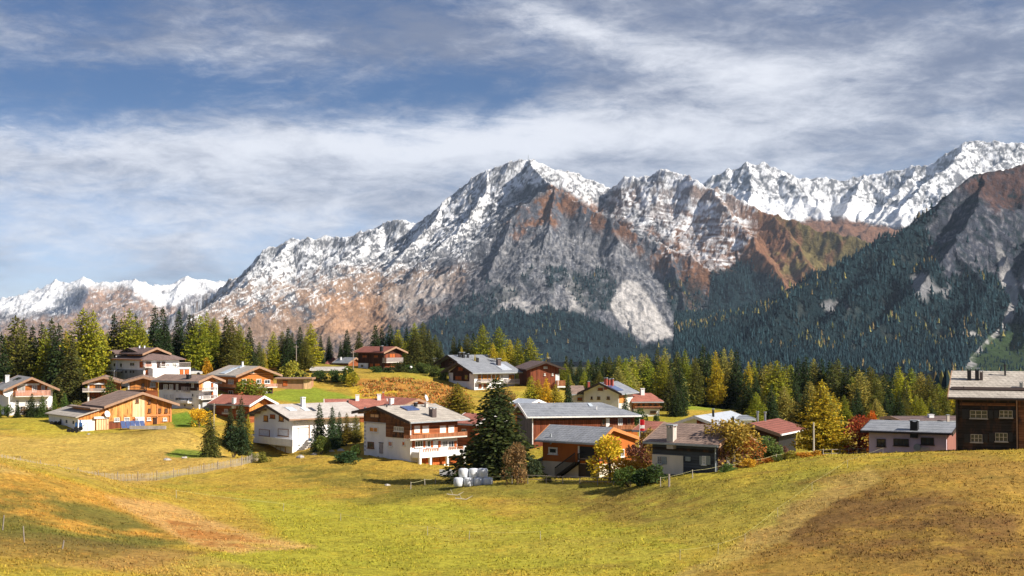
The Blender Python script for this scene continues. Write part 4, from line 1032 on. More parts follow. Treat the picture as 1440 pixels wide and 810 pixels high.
def h_g():
    h = House('chalet', 'low dark chalet with red tiled roof and orange gable behind two slim spruces', 350, 602, 244, 54)
    B = h.width('L', 304, 590); A = h.width('R', 379, 590); he = h.z('L', 350, 571); hr = h.z('R', 367, 556)
    v = h.vol(0, A, 0, B, he, hr, 'v', wall='redh', roof='redtile', trim='trimwh', og=1.2, oe=1.0, upper=(h.z('R', 350, 590), 'redh'))
    g = MB(); g.prism([(0, he-.9), (A, he-.9), (A, he), (A/2, hr-.1), (0, he)], 'y', -.09, 0); g.build('timber_gable', M['orange'], h.root)
    h.win('L', 316, 575, 321, 581, 'curtain', 'frame', 2); h.win('L', 333, 577, 338, 582, 'glass', 'frame', 2)
    h.balcony('L', 312, 322, 579.5, 582.5, .6, 'boards', 'railg'); h.chimney(329, 559.5, 567, 5, 'white', v)
h_g()
def h_top():
    h = House('villa', 'sprawling white villa with garages highest up at the left forest edge', 202, 534, 280, 45, 'villa')
    B = h.width('L', 165.5, 520); A = h.width('R', 252, 520); he = h.z('L', 202, 507); hr = h.z('L', 202, 499.5)
    v = h.vol(0, A, 0, B, he, he+2.2, 'v', wall='white', roof='darktile', trim='trim', og=.9, oe=.9, hip=(3.5, 3.0), gut='trimo')
    h.panel('stone_plinth', 'L', 165, 519, 202, 534, 'plinth', .12)
    h.win('L', 169, 510.5, 172.5, 516.5, 'glass', 'frame', 1); h.win('L', 183, 509.5, 189.5, 515, 'glass', 'frame', 2)
    for a in (171, 177, 183.5, 187.5): h.win('L', a, 520.5, a+2, 524.5, 'glass', 'trimg', 1, d=.2) if False else h.panel('window', 'L', a, 521, a+2.2, 524.5, 'black', .16)
    h.panel('corner_balcony', 'L', 197, 508.5, 201, 517, 'shutr', .12)
    h.balcony('R', 204, 214, 512, 517, .8, 'boards', 'railp'); h.balcony('R', 226, 238, 512, 516.5, .8, 'metal', 'railg')
    for a, b in ((205.5, 212), (220.5, 225), (227.5, 232)): h.win('R', a, 509, b, 517, 'glass', 'framed', 2)
    h.win('R', 242, 510.5, 248, 516, 'curtain', 'frame', 2)
    h.door('R', 204.5, 520, 213.5, 528, 'shutr', name='garage_door')
    h.door('R', 226.5, 521, 229, 527.5, 'brown')
    # upper storey with its gables
    hu = h.z('R', 222, 499); hru = h.z('R', 222, 488.5)
    x0, x1 = h.width('R', 207, 495), h.width('R', 236, 495); s0 = x0
    v2 = h.vol(x0, x1, 1.5, 7.5, hu, hru, 'v', z0=he-.5, wall='orange', roof='darktile', trim='trimw', og=1.3, oe=.9, gut=None, pname='upper_wall', rname='upper_roof')
    h.win('R', 214, 497.5, 217, 500.5, 'glass', 'framed', 1, base=1.5); h.win('R', 219, 498.5, 222, 501.5, 'glass', 'framed', 1, base=1.5)
    yb = 1.5; 
    y0, y1 = 3.2, B*.98
    v3 = h.vol(1.2, A*.7, y0, y1, h.z('L', 190, 498.5), h.z('L', 178, 489), 'u', z0=he-.5, wall='white', roof='darktile', trim='trim', og=.7, oe=.7, gut=None, pname='upper_wall', rname='upper_roof', off=.6)
    h.win('L', 184.5, 497, 190.5, 500.5, 'glass', 'frame', 2, base=1.2)
    for x in (196, 203): h.chimney(x, 486, 489.5, 2, 'white', v2)
    # left tower
    yt = h.at('L', 150, 510, -0.4)[0]
    h.vol(-.4, 6, B+.02, yt, h.z('L', 160, 498), h.z('L', 160, 492), 'u', wall='white', roof='darktile', trim='trim', og=.6, oe=.5, gut=None, pname='tower_wall', rname='tower_roof')
    h.panel('window', 'L', 160.5, 499, 162, 503, 'black', .1, base=-.4); h.panel('window', 'L', 160.5, 511, 162, 515, 'black', .1, base=-.4)
    w = MB(); w.box(-2.2, -.4, B-2.5, yt, h.z('L', 160, 521)-.1, h.z('L', 160, 521)+.1); w.build('porch_roof', M['trimg'], h.root)
    w = MB(); w.box(-2.1, -1.9, B-2.3, B-2.1, -1.5, h.z('L', 160, 521)-.1); w.build('porch_post', M['trimwh'], h.root)
    # terrace and garages to the right
    tz = h.z('R', 240, 517.5, -2.0)
    w = MB(); w.box(h.width('R', 215, 520, -2), h.width('R', 250, 520, -2), -2.0, -.02, -1.5, tz); w.build('terrace_wall', M['white'], h.root)
    g0, g1 = h.width('R', 250.5, 520, -1), h.width('R', 268, 520, -1)
    w = MB(); w.box(g0, g1, -1.0, 5, -1.5, h.z('R', 260, 516.5, -1)); w.build('garage_wall', M['white'], h.root)
    h.door('R', 252.5, 519.5, 258, 528, 'shutr', base=-1, name='garage_door'); h.door('R', 259.5, 519.5, 266, 528, 'shutr', base=-1, name='garage_door')
    r = MB(); zt = h.z('R', 260, 516.5, -1)
    for k in range(12): x = g0+(g1-g0-.06)*k/11; r.box(x, x+.06, -.96, -.9, zt, zt+.9)
    r.box(g0, g1, -.98, -.88, zt+.9, zt+1.0); r.build('railing', M['railg'], h.root)
h_top()
def h_white():
    h = House('house', 'white house with orange shutters and long white balcony behind the picket fence', 411, 642, 222, 40)
    B = h.width('L', 357.5, 610); he = h.z('L', 411, 590.5); hr = h.z('L', 378, 568); A = 12.5
    v = h.vol(0, A, 0, B, he, hr, 'u', raft=True, wall='white', roof='paleroof', trim='trim', og=1.3, oe=1.1, gut='trimw', off=.5)
    for a, b in ((371.5, 377), (393, 399)): h.win('L', a, 584, b, 592.5, 'shuto', 'shuto' if False else 'framed', 1, pname='shutter')
    h.win('L', 380.5, 582.5, 387, 588.5, 'shutr', 'framed', 2)
    h.win('L', 365, 603, 379.5, 614, 'shutg', 'trimw', 1, pname='roller_shutter'); h.win('L', 391.5, 602.5, 406, 614, 'shutg', 'trimw', 1, pname='roller_shutter')
    h.balcony('L', 345.5, 412.5, 614.5, 624.5, 1.6, 'solid', 'white', 'white')
    for a, b in ((373, 386), (388.5, 402)): h.win('L', a, 627, b, 641, 'shutg', 'trimw', 2, sill=False, pname='door_leaf')
    h.panel('window', 'L', 364.5, 628.5, 367.5, 631.5, 'shutr', .1)
    h.door('R', 419, 602, 433.5, 619.5, 'shut', name='garage_door', frame='trimw'); h.panel('awning', 'R', 416, 592.5, 434, 595, 'trimwh', .4)
    h.panel('downpipe', 'R', 434.3, 598, 435.2, 620, 'trimw', .15); h.panel('blue_bin', 'R', 431.5, 616, 434, 619.5, 'bluep', 1.0, d0=.4)
    h.chimney(426, 558, 571.5, 6, 'white', v); h.onroof('skylight', 407, 573, 418, 577.5, 'skylight', v); h.onroof('skylight', 428, 573.5, 436, 577.5, 'skylight', v); h.onroof('skylight', 440, 573.5, 445, 578, 'glass', v)
    st = MB()
    for k in range(7): z_ = h.z('R', 415+k, 0+638-k*2.6, -.8); st.box(.3+k*.32, .3+(k+1)*.32, -1.6, -.05, -1.2, z_)
    st.build('stair', M['rock'], h.root)
h_white()
def h_chalet():
    h = House('chalet', 'big white chalet with dark timber gable, two balconies and rooftop solar array', 577, 650, 200, 45)
    B = h.width('L', 512, 620); A = h.width('R', 643, 620); he = h.z('L', 577, 594.5); hr = h.z('L', 537, 570.5); heB = h.z('L', 512, 581)
    v = h.vol(0, A, 0, B, he, hr, 'u', off=.6, heB=heB, raft=True, wall='white', roof='stone', trim='trim', og=1.25, oe=1.3, z0=-2.2)
    zl = h.z('L', 540, 594.5); zr = h.z('L', 560, 615.5); ym = h.width('L', 543.5, 600)
    b = MB(); mF, mB = v['mF'], v['mB']; yr = v['br']
    zz = lambda y: he+mF*y-.06 if y <= yr else heB+mB*(B-y)-.06
    b.prism([(ym, zl), (B, zl), (B, zz(B)), (yr, hr-.06), (ym, zz(ym))] if ym < yr else [(ym, zl), (B, zl), (B, zz(B)), (ym, zz(ym))], 'x', -.08, 0); b.build('timber_gable', M['mixedh'], h.root)
    b = MB(); b.prism([(0.0, zr), (ym-.01, zr), (ym-.01, zz(ym)), (0.0, zz(0))], 'x', -.14, 0); b.build('timber_wall', M['mixedh'], h.root)
    h.panel('dark_beam', 'L', 512, 594, 543, 596, 'trim', .16)
    h.win('L', 520, 600, 532, 608.5, 'shuto', 'frame', 2, fw=.12); h.win('L', 521.5, 581.5, 534, 588, 'palewood', 'framed', 2, d=.16); h.win('L', 555.5, 599.5, 569, 607, 'curtain', 'frame', 4, d=.2)
    h.win('L', 517.5, 621, 526, 630.5, 'glass', 'framed', 3, fw=.12); h.win('L', 546.5, 620.5, 552, 628, 'shutr', 'frame', 2); h.win('L', 566, 620.5, 570, 627, 'shutr', 'frame', 1)
    h.door('L', 533.7, 622.5, 538.8, 638, 'railg')
    for k in range(12):
        q = MB(); z_ = 1.0+k*.55; q.box(-.05, 0, B-.45 if k % 2 else B-.35, B, z_, z_+.3); q.build('quoin', M['grey'], h.root)
    # long side
    h.panel('timber_wall', 'R', 578.5, 595, 643, 615, 'redh', .07)
    for a, b_ in ((581, 590.5), (592.5, 603), (617, 627), (629, 638.5)): h.win('R', a, 598, b_, 609, 'shut', 'trimo', 1, d=.13, pname='roller_shutter')
    h.balcony('R', 577, 657, 609.5, 617, 1.5, 'boards', 'rail', 'slab')
    for a, b_ in ((583, 594), (621, 629), (630, 641)): h.win('R', a, 620, b_, 628.5, 'glass', 'frame', 3, d=.1, shutters=None)
    for a in (579.5, 594.5, 616, 638.5): h.panel('shutter', 'R', a, 620, a+3, 629, 'shutr', .14)
    h.win('R', 600, 619.5, 605, 629, 'glass', 'frame', 1); h.door('R', 608.5, 619, 615, 631, 'shut')
    h.panel('shutter', 'R', 605.3, 620, 608, 629, 'shutr', .14)
    # lower terrace with garages
    x0 = h.width('R', 590, 640, -1.7); x1 = h.width('R', 655.5, 640, -1.7); zt = h.z('R', 620, 629.5, -1.7); zb = h.z('R', 620, 642, -1.7); zm = h.z('R', 620, 634, -1.7)
    w = MB(); w.box(x0, x1, -1.7, -.01, zb, zb+.3); w.box(x0, x1, -1.7, -1.52, zb+.3, zm); w.box(x0, x0+.16, -1.5, -.01, zb+.3, zm); w.box(x1-.16, x1, -1.5, -.01, zb+.3, zm)
    for a, b_ in ((x0, h.width('R', 594.5, 632, -1.7)), (h.width('R', 617, 632, -1.7), h.width('R', 630.5, 632, -1.7)), (h.width('R', 652, 632, -1.7), x1)): w.box(a, b_, -1.7, -1.52, zm, zt)
    for a in (590.5, 605, 629, 652.5): xx = h.width('R', a, 645, -1.7); w.box(xx, xx+.35, -1.65, -1.3, -2.2, zb)
    w.build('terrace', M['white'], h.root)
    for a, b_ in ((594.6, 616.9), (630.6, 651.9)):
        r = MB(); xa, xb = h.width('R', a, 632, -1.7), h.width('R', b_, 632, -1.7)
        for k in range(9): x = xa+.1+(xb-xa-.3)*k/8; r.box(x, x+.14, -1.66, -1.58, zm, zt-.12)
        r.box(xa+.02, xb-.02, -1.68, -1.56, zt-.12, zt-.03); r.build('railing', M['rail'], h.root)
    for a, b_ in ((593, 604), (607.5, 628.5), (633, 652)): h.door('R', a, 643.5, b_, 652, 'shutr', name='garage_door', panels=2, base=-.4)
    h.chimney(608.5, 572.5, 586, 9, 'brownstack', v); h.onroof('solar_panel', 571, 572.8, 590, 577, 'solar', v, t=.2)
    h.chimney(584.5, 565.5, 571.5, 4.5, 'black', v); h.chimney(599.5, 566, 572.5, 5, 'concrete', v); h.chimney(544, 568.5, 572.5, 1.5, 'black', v)
    p = h.roofhit(599.5, 570, v); c = MB(); tmp = MB(); tmp.lathe([(.02, -.12), (.35, -.08), (.5, .05)], 14)
    n = Vector((.5, -1, .4)).normalized(); q_ = n.to_track_quat('Z', 'Y'); c0 = Vector(p)+Vector((0, 0, 1.1))
    c.v = [tuple(c0+q_ @ Vector(t_)) for t_ in tmp.v]; c.f = tmp.f[:-1]; c.m = tmp.m[:-1]; c.tube(tuple(c0), (p[0], p[1], p[2]), .05); c.build('satellite_dish', M['trimwh'], v['roof'])
h_chalet()
def h_red():
    h = House('long_house', 'long low house with salmon red roof behind the white houses', 540, 598, 238, 8)
    x0 = h.width('R', 462, 590); he = h.z('R', 500, 579); hr = h.z('R', 500, 560.5, 4.5)
    v = h.vol(x0, 0, 0, 9, he, hr, 'u', wall='redh', roof='redtile', trim='trimwh', og=.7, oe=.8)
    h.chimney(502.5, 555, 563, 6, 'white', v); h.chimney(533, 554, 562, 6, 'white', v); h.chimney(489, 562.5, 566.5, 3, 'black', v); h.chimney(539, 551, 560, 3, 'brick', v)
    h.win('R', 478, 583, 484, 589, 'glass', 'frame')
    h = House('chalet', 'red-roofed chalet with small open gable behind the big white chalet', 568, 596, 236, 35)
    B = 10; A = h.width('R', 600, 585); he = h.z('R', 568, 572); hr = h.z('R', 584, 560)
    v = h.vol(0, A, 0, B, he, hr, 'v', wall='orange', roof='redtile', trim='trimw', og=1.0, oe=.8)
    h.chimney(550.5, 560, 568, 6, 'white', v); h.win('R', 580, 568, 586, 573, 'glass', 'framed')
    h = House('cottage', 'small cottage with orange-red roof between the big chalet and the large spruce', 668, 625, 215, 50)
    B = h.width('L', 642, 600); A = 6; he = h.z('L', 668, 598); hr = h.z('L', 668, 583)
    v = h.vol(0, A, 0, B, he, hr, 'v', wall='redh', roof='redtile', trim='trimwh', og=.9, oe=.8); h.win('L', 650, 603, 656, 609, 'glass', 'frame')
h_red()
def h_darkup():
    h = House('chalet', 'dark brown chalet with reddish roof alone on the rise at the skyline', 539.5, 519, 325, 52)
    B = h.width('L', 504, 510); A = h.width('R', 565, 510); he = h.z('L', 539.5, 497); hr = h.z('R', 554, 487)
    v = h.vol(0, A, 0, B, he, hr, 'v', wall='brown', roof='redtile2', trim='trimw', og=1.0, oe=1.0, gut=None, upper=(h.z('R', 540, 518), 'brown'))
    h.panel('brown_gable_wall', 'R', 541, 497.5, 564, 517, 'red', .1)
    h.panel('plaster_base', 'L', 504.3, 510.5, 518, 519.5, 'white', .12); h.win('L', 508, 512.5, 512, 517, 'glass', 'frame', 1, d=.2)
    for a, b in ((510, 516.5), (526, 532)): h.win('L', a, 499.5, b, 503, 'shutr', 'framed', 2)
    for a, b in ((520, 525), (527.5, 535)): h.win('L', a, 511, b, 517, 'shutr', 'framed', 2)
    h.win('R', 547, 497, 555, 503, 'shutr', 'framed', 2, d=.16); h.win('R', 548, 511, 557, 516, 'shutr', 'framed', 3, d=.16)
    h.balcony('R', 543.5, 567, 503, 510, 1.3, 'boards', 'railg', 'slab'); h.chimney(536.5, 486, 494, 4, 'black', v)
h_darkup()
def h_mid():
    h = House('chalet', 'wide chalet with grey slate roof, white piers and orange shutters above the tall spruce', 667, 550, 298, 33)
    B = h.width('L', 631, 540); A = h.width('R', 724, 540); he = h.z('L', 667, 525.5); hr = h.z('L', 647, 509)
    v = h.vol(0, A, 0, B, he, hr, 'u', wall='white', roof='slateb', trim='trim', og=1.2, oe=1.2)
    g = MB(); zt = h.z('L', 655, 536); y0, y1 = h.width('L', 660, 540), h.width('L', 637.5, 540)
    g.prism([(y0, zt), (y1, zt), (y1, he), (B, he), (B/2, hr-.1), (0, he), (y0, he)], 'x', -.08, 0); g.build('timber_gable', M['brown'], h.root)
    h.win('L', 645, 516, 652, 521.5, 'shutr', 'framed', 2, d=.15); h.win('L', 641, 528.5, 650, 534.5, 'shutr', 'framed', 3, d=.15); h.win('L', 654, 527, 658.5, 534, 'glass', 'framed', 1, d=.15)
    for a, b in ((672, 676.5), (678, 685), (686, 690), (692, 696), (698, 702), (715.5, 723)): h.win('R', a, 527, b, 534, 'shuto', 'framed', 2)
    h.win('R', 704, 527, 707, 535, 'curtain', 'frame', 1)
    for a in (673, 680): h.win('R', a, 540, a+4, 545, 'shutr', 'framed', 1)
    h.balcony('R', 676, 694, 533, 538, 1.2, 'boards', 'railg'); h.balcony('R', 713, 731, 533, 539.5, 1.3, 'boards', 'railg')
    h.chimney(671.5, 502, 509, 3.5, 'black', v); h.chimney(701, 503.5, 514, 6, 'brownstack', v)
    h.onroof('skylight', 706, 512, 720, 520, 'metal', v)
    h = House('chalet', 'dark-gabled chalet with twin black chimneys half hidden behind its grey-roofed neighbour', 652, 540, 322, 33)
    B = h.width('L', 620, 530); A = 9; he = h.z('L', 652, 514); hr = h.z('L', 635, 499)
    v = h.vol(0, A, 0, B, he, hr, 'u', wall='brown', roof='slateb', trim='trim', og=1.3, oe=1.2)
    h.chimney(646.5, 495, 502, 4, 'black', v); h.chimney(651.5, 495, 503, 4, 'black', v); h.chimney(658, 497, 503, 3, 'black', v); h.win('L', 632, 508, 637, 512, 'glass', 'framed')
h_mid()
def h_brownr():
    h = House('chalet', 'tall red-brown timber chalet with white corner pier behind the golden bushes', 746, 556, 300, 14)
    A = h.width('R', 786, 540); he = h.z('R', 787, 520); hr = h.z('R', 766, 508)
    v = h.vol(0, A, 0, 10, he, hr, 'v', wall='red', roof='darktile', trim='trim', og=1.1, oe=1.2, gut=None)
    h.panel('white_pier', 'R', 781, 526, 786.5, 556, 'white', .1); h.win('R', 764.5, 515.5, 769.5, 518, 'curtain', 'frame', 2)
    for a in (765, 776): h.win('R', a, 525, a+2, 528, 'curtain', 'frame', 1)
    h.balcony('R', 784, 795, 535, 545, 1.2, 'boards', 'rail', 'white', slabh=.3); h.chimney(771.5, 503, 511, 5, 'black', v, side='B')
h_brownr()
def h_inn():
    h = House('house', 'plain off-white gabled house with red brick chimneys in front of the forest', 870, 598, 264, 66)
    B = h.width('L', 821, 580); A = 8; he = h.z('L', 870, 555); hr = h.z('L', 845, 537.5)
    v = h.vol(0, A, 0, B, he, hr, 'u', wall='offwhite', roof='slateb', trim='trim', og=.9, oe=.9)
    h.win('L', 841, 545.5, 848, 549, 'shutr', 'framed', 3)
    for a in (831, 840, 853.5): h.win('L', a, 557.5, a+(2.3 if a < 835 else 4), 561.5, 'glass', 'framed', 1)
    h.panel('timber_wall', 'R', 870.5, 556, 879, 566, 'orange', .06)
    h.chimney(852, 531, 541, 4.5, 'brick', v); h.chimney(856, 532.5, 542, 4, 'brick', v); h.chimney(860.5, 532, 542.5, 4.5, 'brick', v)
    h.onroof('solar_panel', 866, 542, 877, 549, 'solar', v)
    h = House('annexe', 'low off-white annexe with pale brown roof left of the brick-chimney house', 822, 592, 268, 4, 'annexe')
    x0 = h.width('R', 806, 580); he = h.z('R', 815, 555.5); hr = h.z('R', 815, 542, 4.5)
    v = h.vol(x0, -.05, 0, 9, he, hr, 'u', wall='offwhite', roof='browntile', trim='trim', og=.4, oe=.6); h.win('R', 812, 559, 818.5, 563, 'shutr', 'framed', 3); h.chimney(828, 536, 542, 3.5, 'brick', v)
    h = House('annexe', 'brown-roofed wing showing right of the brick-chimney house', 880, 592, 280, 4, 'annexe')
    h.vol(-3, 1.2, 0, 8, h.z('R', 880, 557.5), h.z('R', 880, 544.5, 4), 'u', wall='offwhite', roof='browntile', trim='trim', og=.3, oe=.5)
    h = House('cottage', 'white cottage with red roof, timber band and white chimney at forest edge', 892, 586, 270, 6)
    A = h.width('R', 927.5, 575); he = h.z('R', 910, 566); hr = h.z('R', 910, 552.5, 4)
    v = h.vol(0, A, 0, 8, he, hr, 'u', wall='white', roof='redtile', trim='trim', og=.7, oe=.8, hip=(.9, 1.5), upper=(h.z('R', 910, 575), 'orange'))
    h.win('R', 914, 578, 923, 581.5, 'glass', 'framed', 3); h.chimney(903.5, 546, 555, 6, 'white', v)
    for a in (896, 903, 913, 920): h.win('R', a, 567.5, a+3.5, 571, 'glass', 'framed', 1)
    h.balcony('R', 893, 931, 571.5, 574.5, .9, 'boards', 'rail', 'trim')
h_inn()
def h_bigbarn():
    h = House('farmhouse', 'long red-brown boarded farmhouse under a vast grey slate roof', 748, 632, 204, 12, 'farmhouse')
    A = h.width('R', 892, 600); he = h.z('R', 820, 586.5); hr = h.z('R', 800, 566, 5)
    v = h.vol(0, A, 0, 10, he, hr, 'u', wall='red', roof='slateb', trim='trimwh', og=.9, oe=.8, hip=(0, 4.5), gut='trimwh')
    h.panel('grey_gable_boards', 'L', 748, 588, 728, 632, 'greyv', .08)
    h.panel('dark_beam', 'R', 749, 586.5, 850, 590, 'brown', .12)
    h.panel('downpipe', 'R', 748, 588, 749.2, 628, 'trimwh', .25)
    h.win('R', 869, 588, 875, 598, 'curtain', 'frame', 2); h.win('R', 882, 588, 887, 597, 'glass', 'framed', 2); h.win('R', 846, 588, 851, 598, 'glass', 'framed', 1)
    h.panel('window_reveal', 'R', 852, 588, 857, 600, 'white', .12)
    h.balcony('R', 862, 893, 598, 606, 1.6, 'boards', 'rail', 'trim'); h.panel('orange_extension', 'R', 866, 606, 893, 636, 'orangep', 1.2)
    h.panel('balcony_apron', 'R', 862, 606.5, 892, 612, 'orangep', 1.7)
    h.onroof('skylight', 829, 568, 834, 571.5, 'skylight', v); h.chimney(839, 571, 576, 1.2, 'trimwh', v); h.chimney(776, 571.5, 574.5, 1, 'trimg', v)
    h = House('shed', 'small shed with pale grey roof peeping over the farmhouse roof', 745, 590, 228, 35, 'shed')
    v = h.vol(0, 2.8, 0, 4.5, h.z('R', 748, 570), h.z('R', 751, 561.5), 'v', wall='orange', roof='metal', trim='trimwh', og=.5, oe=.4, gut=None)
h_bigbarn()
def h_orange():
    h = House('house', 'orange and cream house with blue-grey roof and black outside stair', 843, 674, 176, 52)
    B = h.width('L', 764, 640); A = h.width('R', 893, 640); he = h.z('L', 843, 625); hr = h.z('R', 857, 600.5)
    xr = .5
    v = h.vol(0, A, 0, B, he, hr, 'v', off=.27, wall='cream', roof='slateb', trim='trimo', og=.6, oe=1.0, upper=(h.z('L', 800, 650), 'orangep'))
    h.win('L', 772, 628.5, 784.5, 639, 'glass', 'trimwh', 1, fw=.2, d=.12)
    h.panel('loggia_shade', 'L', 815, 627.5, 836, 649, 'black', .09); h.panel('loggia_post', 'L', 813.5, 627, 815.5, 650, 'trimwh', .14)  # black sheet in place of the shade in the recessed balcony
    h.panel('basement_opening_shade', 'L', 814, 652, 836, 674, 'trim', .09)  # dark sheet in place of the shade inside the basement
    h.door('L', 825, 651, 832, 671, 'black', d=.16)
    h.balcony('L', 812, 842, 638.5, 648, 1.2, 'metal', 'raild', 'trim')
    st = MB(); y0, y1 = h.width('L', 812, 650, -.7), h.width('L', 784, 668, -.7); z1, z0 = h.z('L', 812, 648.5, -.7), h.z('L', 784, 669, -.7)
    n = 12
    for k in range(n):
        f0, f1 = k/n, (k+1)/n; y_ = y0+(y1-y0)*f0; yb = y0+(y1-y0)*f1; z_ = z1+(z0-z1)*f1
        st.box(-1.2, -.2, min(y_, yb), max(y_, yb), z_-.04, z_+.04)
    for xx in (-1.24, -.2):
        st.prism([(y0, z1-.35), (y0, z1+.02), (y1, z0+.02), (y1, z0-.35)], 'x', xx, xx+.05)
    so_ = st.build('stair', M['raild'], h.root)
    r = MB(); 
    for k in range(2*n+1):
        f0 = k/(2*n); y_ = y0+(y1-y0)*f0; z_ = z1+(z0-z1)*f0; r.box(-1.26, -1.22, y_-.022, y_+.022, z_, z_+.95)
    r.prism([(y0, z1+.95), (y0, z1+1.1), (y1, z0+1.1), (y1, z0+.95)], 'x', -1.28, -1.18); r.build('railing', M['raild'], so_)
    h.win('R', 870, 632, 877, 642, 'glass', 'trimwh', 2)
    h.chimney(774.5, 609.5, 614.5, 2, 'trimg', v)
    # little lean-to with the blue door
    y2 = h.width('L', 750, 660)
    w = MB(); w.prism([(B+.01, -1), (y2, -1), (y2, h.z('L', 750, 652)), (B+.01, h.z('L', 764, 646))], 'x', 0.3, 3.5); w.build('lean_to_wall', M['cream'], h.root)
    w = MB(); za, zb = h.z('L', 766, 644.5), h.z('L', 747, 652); w.prism([(B+.01, za), (y2+.4, zb), (y2+.4, zb+.2), (B+.01, za+.2)], 'x', -.1, 3.8); w.build('lean_to_roof', M['slateb'], h.root)
    h.door('L', 754.5, 652, 762.5, 671, 'shutb', base=.3)
h_orange()
def h_cottage():
    h = House('cottage', 'dark grey shingled cottage with brown roof and tall concrete chimney', 1008, 668, 150, 53)
    B = h.width('L', 917.5, 650); A = h.width('R', 1052, 650); he = h.z('L', 1008, 628); hr = h.z('R', 1028, 598)
    v = h.vol(0, A, 0, B, he, hr, 'v', wall='greyh', roof='browntile', trim='trimw', og=.7, oe=.8)
    h.panel('dark_top_band', 'L', 917.5, 628, 1008, 637, 'blackh', .05)  # darker band along the top of the wall
    h.panel('plaster_wall', 'L', 917.5, 638.5, 961, 668, 'cream', .07)
    h.win('L', 925.5, 641.5, 931.5, 652.5, 'glass', 'trimg', 2, 3, d=.14); h.panel('shutter', 'L', 932, 642, 938, 653, 'shutgr', .16)
    h.win('L', 988, 641, 993.5, 653.5, 'curtain', 'frame', 2, 3, d=.12); h.panel('shutter', 'L', 984.3, 641, 987.7, 653.5, 'shutgr', .12); h.panel('shutter', 'L', 993.8, 641, 999.5, 653.5, 'shutgr', .12)
    h.panel('shutter', 'L', 964.5, 642, 971.5, 648.5, 'shutgr', .12); h.panel('downpipe', 'L', 1006, 630, 1007.2, 667, 'trimg', .15)
    h.panel('brown_gable_wall', 'R', 1009, 630, 1052, 668, 'brownh', .08)
    for a in (1020, 1028, 1036): h.win('R', a, 643, a+4, 652, 'curtain', 'frame', 1, 2, d=.16)
    h.chimney(944.5, 596.5, 619, 12, 'concrete', v)
h_cottage()
def h_metal():
    h = House('house', 'low house with shiny pale metal roof and thin black flue', 1000, 610, 196, 62)
    B = h.width('L', 960, 600); A = 13; he = h.z('L', 1000, 598); hr = h.z('L', 979, 584)
    v = h.vol(0, A, 0, B, he, hr, 'u', wall='white', roof='metal', trim='trimwh', og=.9, oe=.9)
    g = MB(); g.prism([(.05, he-1), (B/2, he-1), (B/2, hr-.1), (.05, he-.02)], 'x', -.06, 0); g.build('timber_gable', M['red'], h.root)
    h.chimney(1003, 574.5, 586, 3, 'black', v); h.chimney(1031, 585, 593, 3, 'black', v)
    h = House('annexe', 'flat grey roofed annexe showing left of the twin steel flues', 1030, 610, 204, 10, 'annexe')
    h.vol(0, 3, 0, 7, h.z('R', 1045, 591), h.z('R', 1045, 583.5,3.5), 'u', wall='white', roof='slateb', trim='trimg', og=.3, oe=.3)
    h = House('chalet', 'dark chalet with broad dull red roof and two steel flues', 1088, 642, 178, 62)
    B = h.width('L', 1040, 630); A = 9.5; he = h.z('L', 1088, 611.5); hr = h.z('L', 1056, 594)
    v = h.vol(0, A, 0, B, he, hr, 'u', off=.62, wall='brownh', roof='redtile2', trim='trimw', og=1.2, oe=1.2, gut='trimwh')
    h.win('L', 1062, 615, 1082, 628, 'curtain', 'frame', 4); h.chimney(1065.5, 578, 592, 3.5, 'steel', v, round_=True); h.chimney(1076, 578.5, 592, 3.5, 'steel', v, round_=True)
    h.panel('opening_shade', 'R', 1094, 614, 1118, 636, 'black', .08)  # flat black sheet standing in for the shaded inside
    h = House('house', 'dull pink-red roofed house between the flag and the cottage', 918, 630, 186, 48)
    B = h.width('L', 899, 615); A = h.width('R', 940, 615); he = h.z('L', 918, 608); hr = h.z('R', 935, 592)
    v = h.vol(0, A, 0, B, he, hr, 'v', wall='redp', roof='redtile', trim='trimw', og=.6, oe=.7); h.win('R', 921, 611, 926, 618, 'glass', 'frame')
h_metal()
def h_pink():
    h = House('bungalow', 'lilac plastered bungalow with blue-grey roof left of the blackened log house', 1331, 641, 164, 63, 'bungalow')
    B = h.width('L', 1222, 625); A = h.width('R', 1350, 625); he = h.z('L', 1331, 611); hr = h.z('R', 1345, 591.5)
    A = max(A, 5.5)
    v = h.vol(0, A, 0, B, he, hr, 'v', wall='pink', roof='slateb', trim='trim', og=.8, oe=.8, gut='trim')
    for q in ((1233, 617, 1245.5, 628), (1256.5, 616.5, 1278, 627), (1295, 615, 1313.5, 625.5)): h.win('L', *q, 'glass', 'trim', 3 if q[2]-q[0] > 15 else 2)
    h.panel('red_end_wall', 'R', 1331.5, 612, 1350, 641, 'redp', .05)
    h.chimney(1286, 590.5, 604.5, 12, 'black', v); h.panel('timber_plank', 'L', 1293, 628.5, 1308, 634, 'woodl', .4, d0=.3)
    a, t = h.at('L', 1290, 629, -.35); mb = MB()
    mb.tube((-.5, a, t), (-.3, a, t), .42, .42, 16); mb.build('round_tank', M['shutgr'], h.root)
    h = House('bungalow', 'dark brown roof of a house standing behind the lilac bungalow', 1270, 620, 184, 5, 'house')
    h.vol(0, 14, 0, 7, h.z('R', 1300, 593.5), h.z('R', 1300, 584.5, 3.5), 'u', wall='brown', roof='darktile', trim='trimw', og=.4, oe=.5)
    h.chimney(1309, 582.5, 587, 8, 'white'); h.chimney(1333, 583, 592, 4, 'concrete')
h_pink()
